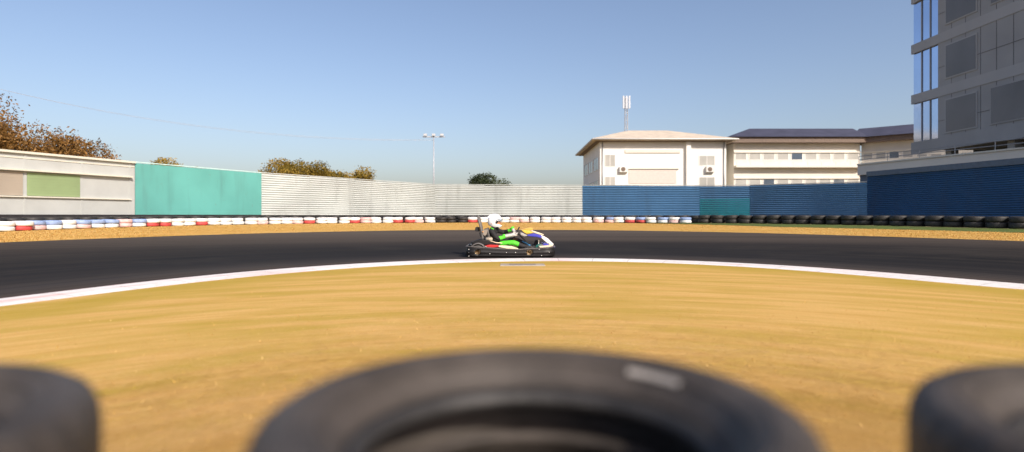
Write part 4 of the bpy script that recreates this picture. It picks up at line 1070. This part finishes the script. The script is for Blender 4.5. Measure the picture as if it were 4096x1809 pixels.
# gloves
M_GLV = mat('pale_grey_glove', (0.46, 0.44, 0.43), 0.6, var=.15, scale=25, bump=.2, bscale=60)
for s, sy in (('n', -1), ('f', 1)):
    wr = J[s+'wr'][0]; a = R(90 if sy > 0 else -90)+R(-20 if sy < 0 else 20)
    grip = swc+u*(SR*math.cos(a))+yv*(SR*math.sin(a)); tg = (-u*math.sin(a)+yv*math.cos(a)).normalized()
    g = MB(); fwd = (grip-wr).normalized(); palm = grip-fwd*.035
    wr2 = palm-fwd*.055
    g.tube([wr-fwd*.03, wr, wr.lerp(palm, .5), palm, palm+fwd*.02], [.044, .040, .037, .043, .034], 14)
    axis = u; nrm_ = fwd.cross(axis).normalized()
    for k in range(4):
        o_ = axis*(.030-.020*k); ln = [.9, 1.0, .95, .8][k]
        b0 = palm+o_*1.0+fwd*.012; side = Vector((0, sy*1.0, 0))
        pts = [b0+side*.012, b0+fwd*.03*ln+side*.026, b0+fwd*.058*ln+side*.012, b0+fwd*.056*ln-side*.016, b0+fwd*.034*ln-side*.024]
        g.tube(pts, [.0115, .0112, .0105, .0098, .008], 8)
    tb = palm-Vector((0, sy*.02, 0))+axis*.02
    g.tube([tb-fwd*.02, tb+fwd*.012+axis*.022-Vector((0, sy*.01, 0)), tb+fwd*.042+axis*.022], [.014, .012, .009], 8)
    g.build('glove', M_GLV, Dv, smooth=True)
    cu = MB(); cu.tube([wr-fwd*.06, wr-fwd*.035, wr-fwd*.012], [.052, .054, .045], 14); cu.build('cuff', M_LIMEG, Dv, smooth=True)
# head detail and helmet
hc = Vector(L(1040, 312, 0)); tilt = Matrix.Rotation(R(8), 3, 'Y')
fa = MB(); fa.ell((hc.x+.035, 0, hc.z-.03), (.095, .074, .115), 24, 18); fo = fa.build('face', M_SKIN, Dv, smooth=True)
MB().tube([(hc.x+.118, 0, hc.z-.005), (hc.x+.140, 0, hc.z-.045), (hc.x+.120, 0, hc.z-.055)], [.008, .014, .01], 8).build('nose', M_SKIN, fo, smooth=True)
for sy in (-1, 1):
    e_ = MB(); e_.ell((hc.x+.113, sy*.032, hc.z-.008), (.012, .014, .009), 12, 8); e_.build('eye', mat('eye_white', (.7, .68, .65), .3), fo, smooth=True)
    e_ = MB(); e_.ell((hc.x+.122, sy*.032, hc.z-.008), (.006, .007, .007), 10, 6); e_.build('iris', M_DBLK, fo, smooth=True)
    e_ = MB(); e_.tube([(hc.x+.112, sy*.018, hc.z+.012), (hc.x+.112, sy*.034, hc.z+.018), (hc.x+.10, sy*.052, hc.z+.012)], .005, 6); e_.build('eyebrow', M_DBLK, fo, smooth=True)
MB().tube([(hc.x+.115, -.022, hc.z-.085), (hc.x+.122, 0, hc.z-.083), (hc.x+.115, .022, hc.z-.085)], .006, 6).build('mouth', mat('lips', (.35, .12, .09), .5), fo, smooth=True)
bl = MB(); bl.ell((hc.x+.025, 0, hc.z-.105), (.108, .088, .075), 20, 12); bl.ell((hc.x+.0, 0, hc.z+.0), (.11, .092, .13), 20, 12)
bl.build('balaclava', M_DBLK, Dv, smooth=True)
n, m = 72, 44; vs = []; fs = []; dirs = []
for i in range(m+1):
    el_ = -math.pi/2+math.pi*i/m
    for k in range(n):
        az = 2*math.pi*k/n; cx, cy, cz = math.cos(el_)*math.cos(az), math.cos(el_)*math.sin(az), math.sin(el_)
        x = .172*cx; y = .132*cy; z = .176*cz
        if x > 0 and z < 0: x *= 1+.22*min(1, -z/.16)*min(1, cx*1.4); z *= 1+.10*max(0, cx)
        if z < 0: y *= 1-.10*(-cz); 
        if x < 0: x *= .96+.04*(1+cz)*.5
        p = Vector((x, y, z)); dirs.append(p); vs.append(tuple(p+hc))
for i in range(m):
    for k in range(n):
        l = (k+1) % n; q = (i*n+k, i*n+l, (i+1)*n+l, (i+1)*n+k)
        c = sum((dirs[a] for a in q), Vector())/4
        low = c.z < -.085-(c.x+.16)*.33
        # eye port
        zc = -.035-.10*(c.x-.1); port = c.x > .015 and (zc-.046) < c.z < (zc+.048) and (c.x > .05 or abs(c.z-zc) < .035)
        if low or port: continue
        fs.append(q)
he = MB().add(vs, fs).build('helmet', mat('helmet_white', (0.84, 0.86, 0.88), 0.22, var=.02, coat=.6), Dv, smooth=True)
q = he.modifiers.new('s', 'SOLIDIFY'); q.thickness = .016; q.offset = -1
# open tinted visor edge, raised above the port, rear spoiler, vents
vz = MB(); vs = []; fs = []
for k in range(21):
    a = R(-78+156*k/20)
    for zz in (.055, .030, .004): vs.append((hc.x+(.178)*math.cos(a)*1.0, .138*math.sin(a), hc.z+zz-.0*k))
for k in range(20):
    for j in range(2): fs.append((k*3+j, (k+1)*3+j, (k+1)*3+j+1, k*3+j+1))
o = vz.add(vs, fs).build('visor', mat('clear_visor', (0.75, 0.8, 0.85), 0.06, var=.02, trans=.85), he, smooth=True); o.modifiers.new('s', 'SOLIDIFY').thickness = .003
spl = MB(); spl.prism([(hc.x-.178, hc.z+.098), (hc.x-.10, hc.z+.158), (hc.x-.05, hc.z+.172), (hc.x-.06, hc.z+.14), (hc.x-.13, hc.z+.082), (hc.x-.172, hc.z+.086)], -.07, .07)
spl.build('rear_spoiler', mat('helmet_white', (0, 0, 0)), he, bevel=.012)
vn = MB(); vn.box((hc.x+.02, -.095, hc.z+.125), (hc.x+.06, -.085, hc.z+.132)); vn.box((hc.x+.02, .085, hc.z+.125), (hc.x+.06, .095, hc.z+.132)); vn.build('vent', M_GRYP, he)
vp = MB(); vp.lathe([(0, -.004), (.014, -.003), (.016, .004)], (hc.x+.02, -.133, hc.z-.005), 'Y', 16, closed=False); vp.build('visor_pivot', M_GREYC, he, smooth=True)
em = MB(); em.lathe([(0, -.003), (.010, -.002), (.012, .004)], (hc.x-.075, -.112, hc.z-.055), 'Y', 12, closed=False); em.build('badge', mat('red_badge', (.5, .03, .03), .4), he, smooth=True)
tag(Dv, 'driver in black and lime green race suit and white helmet gripping the steering wheel', 'person')
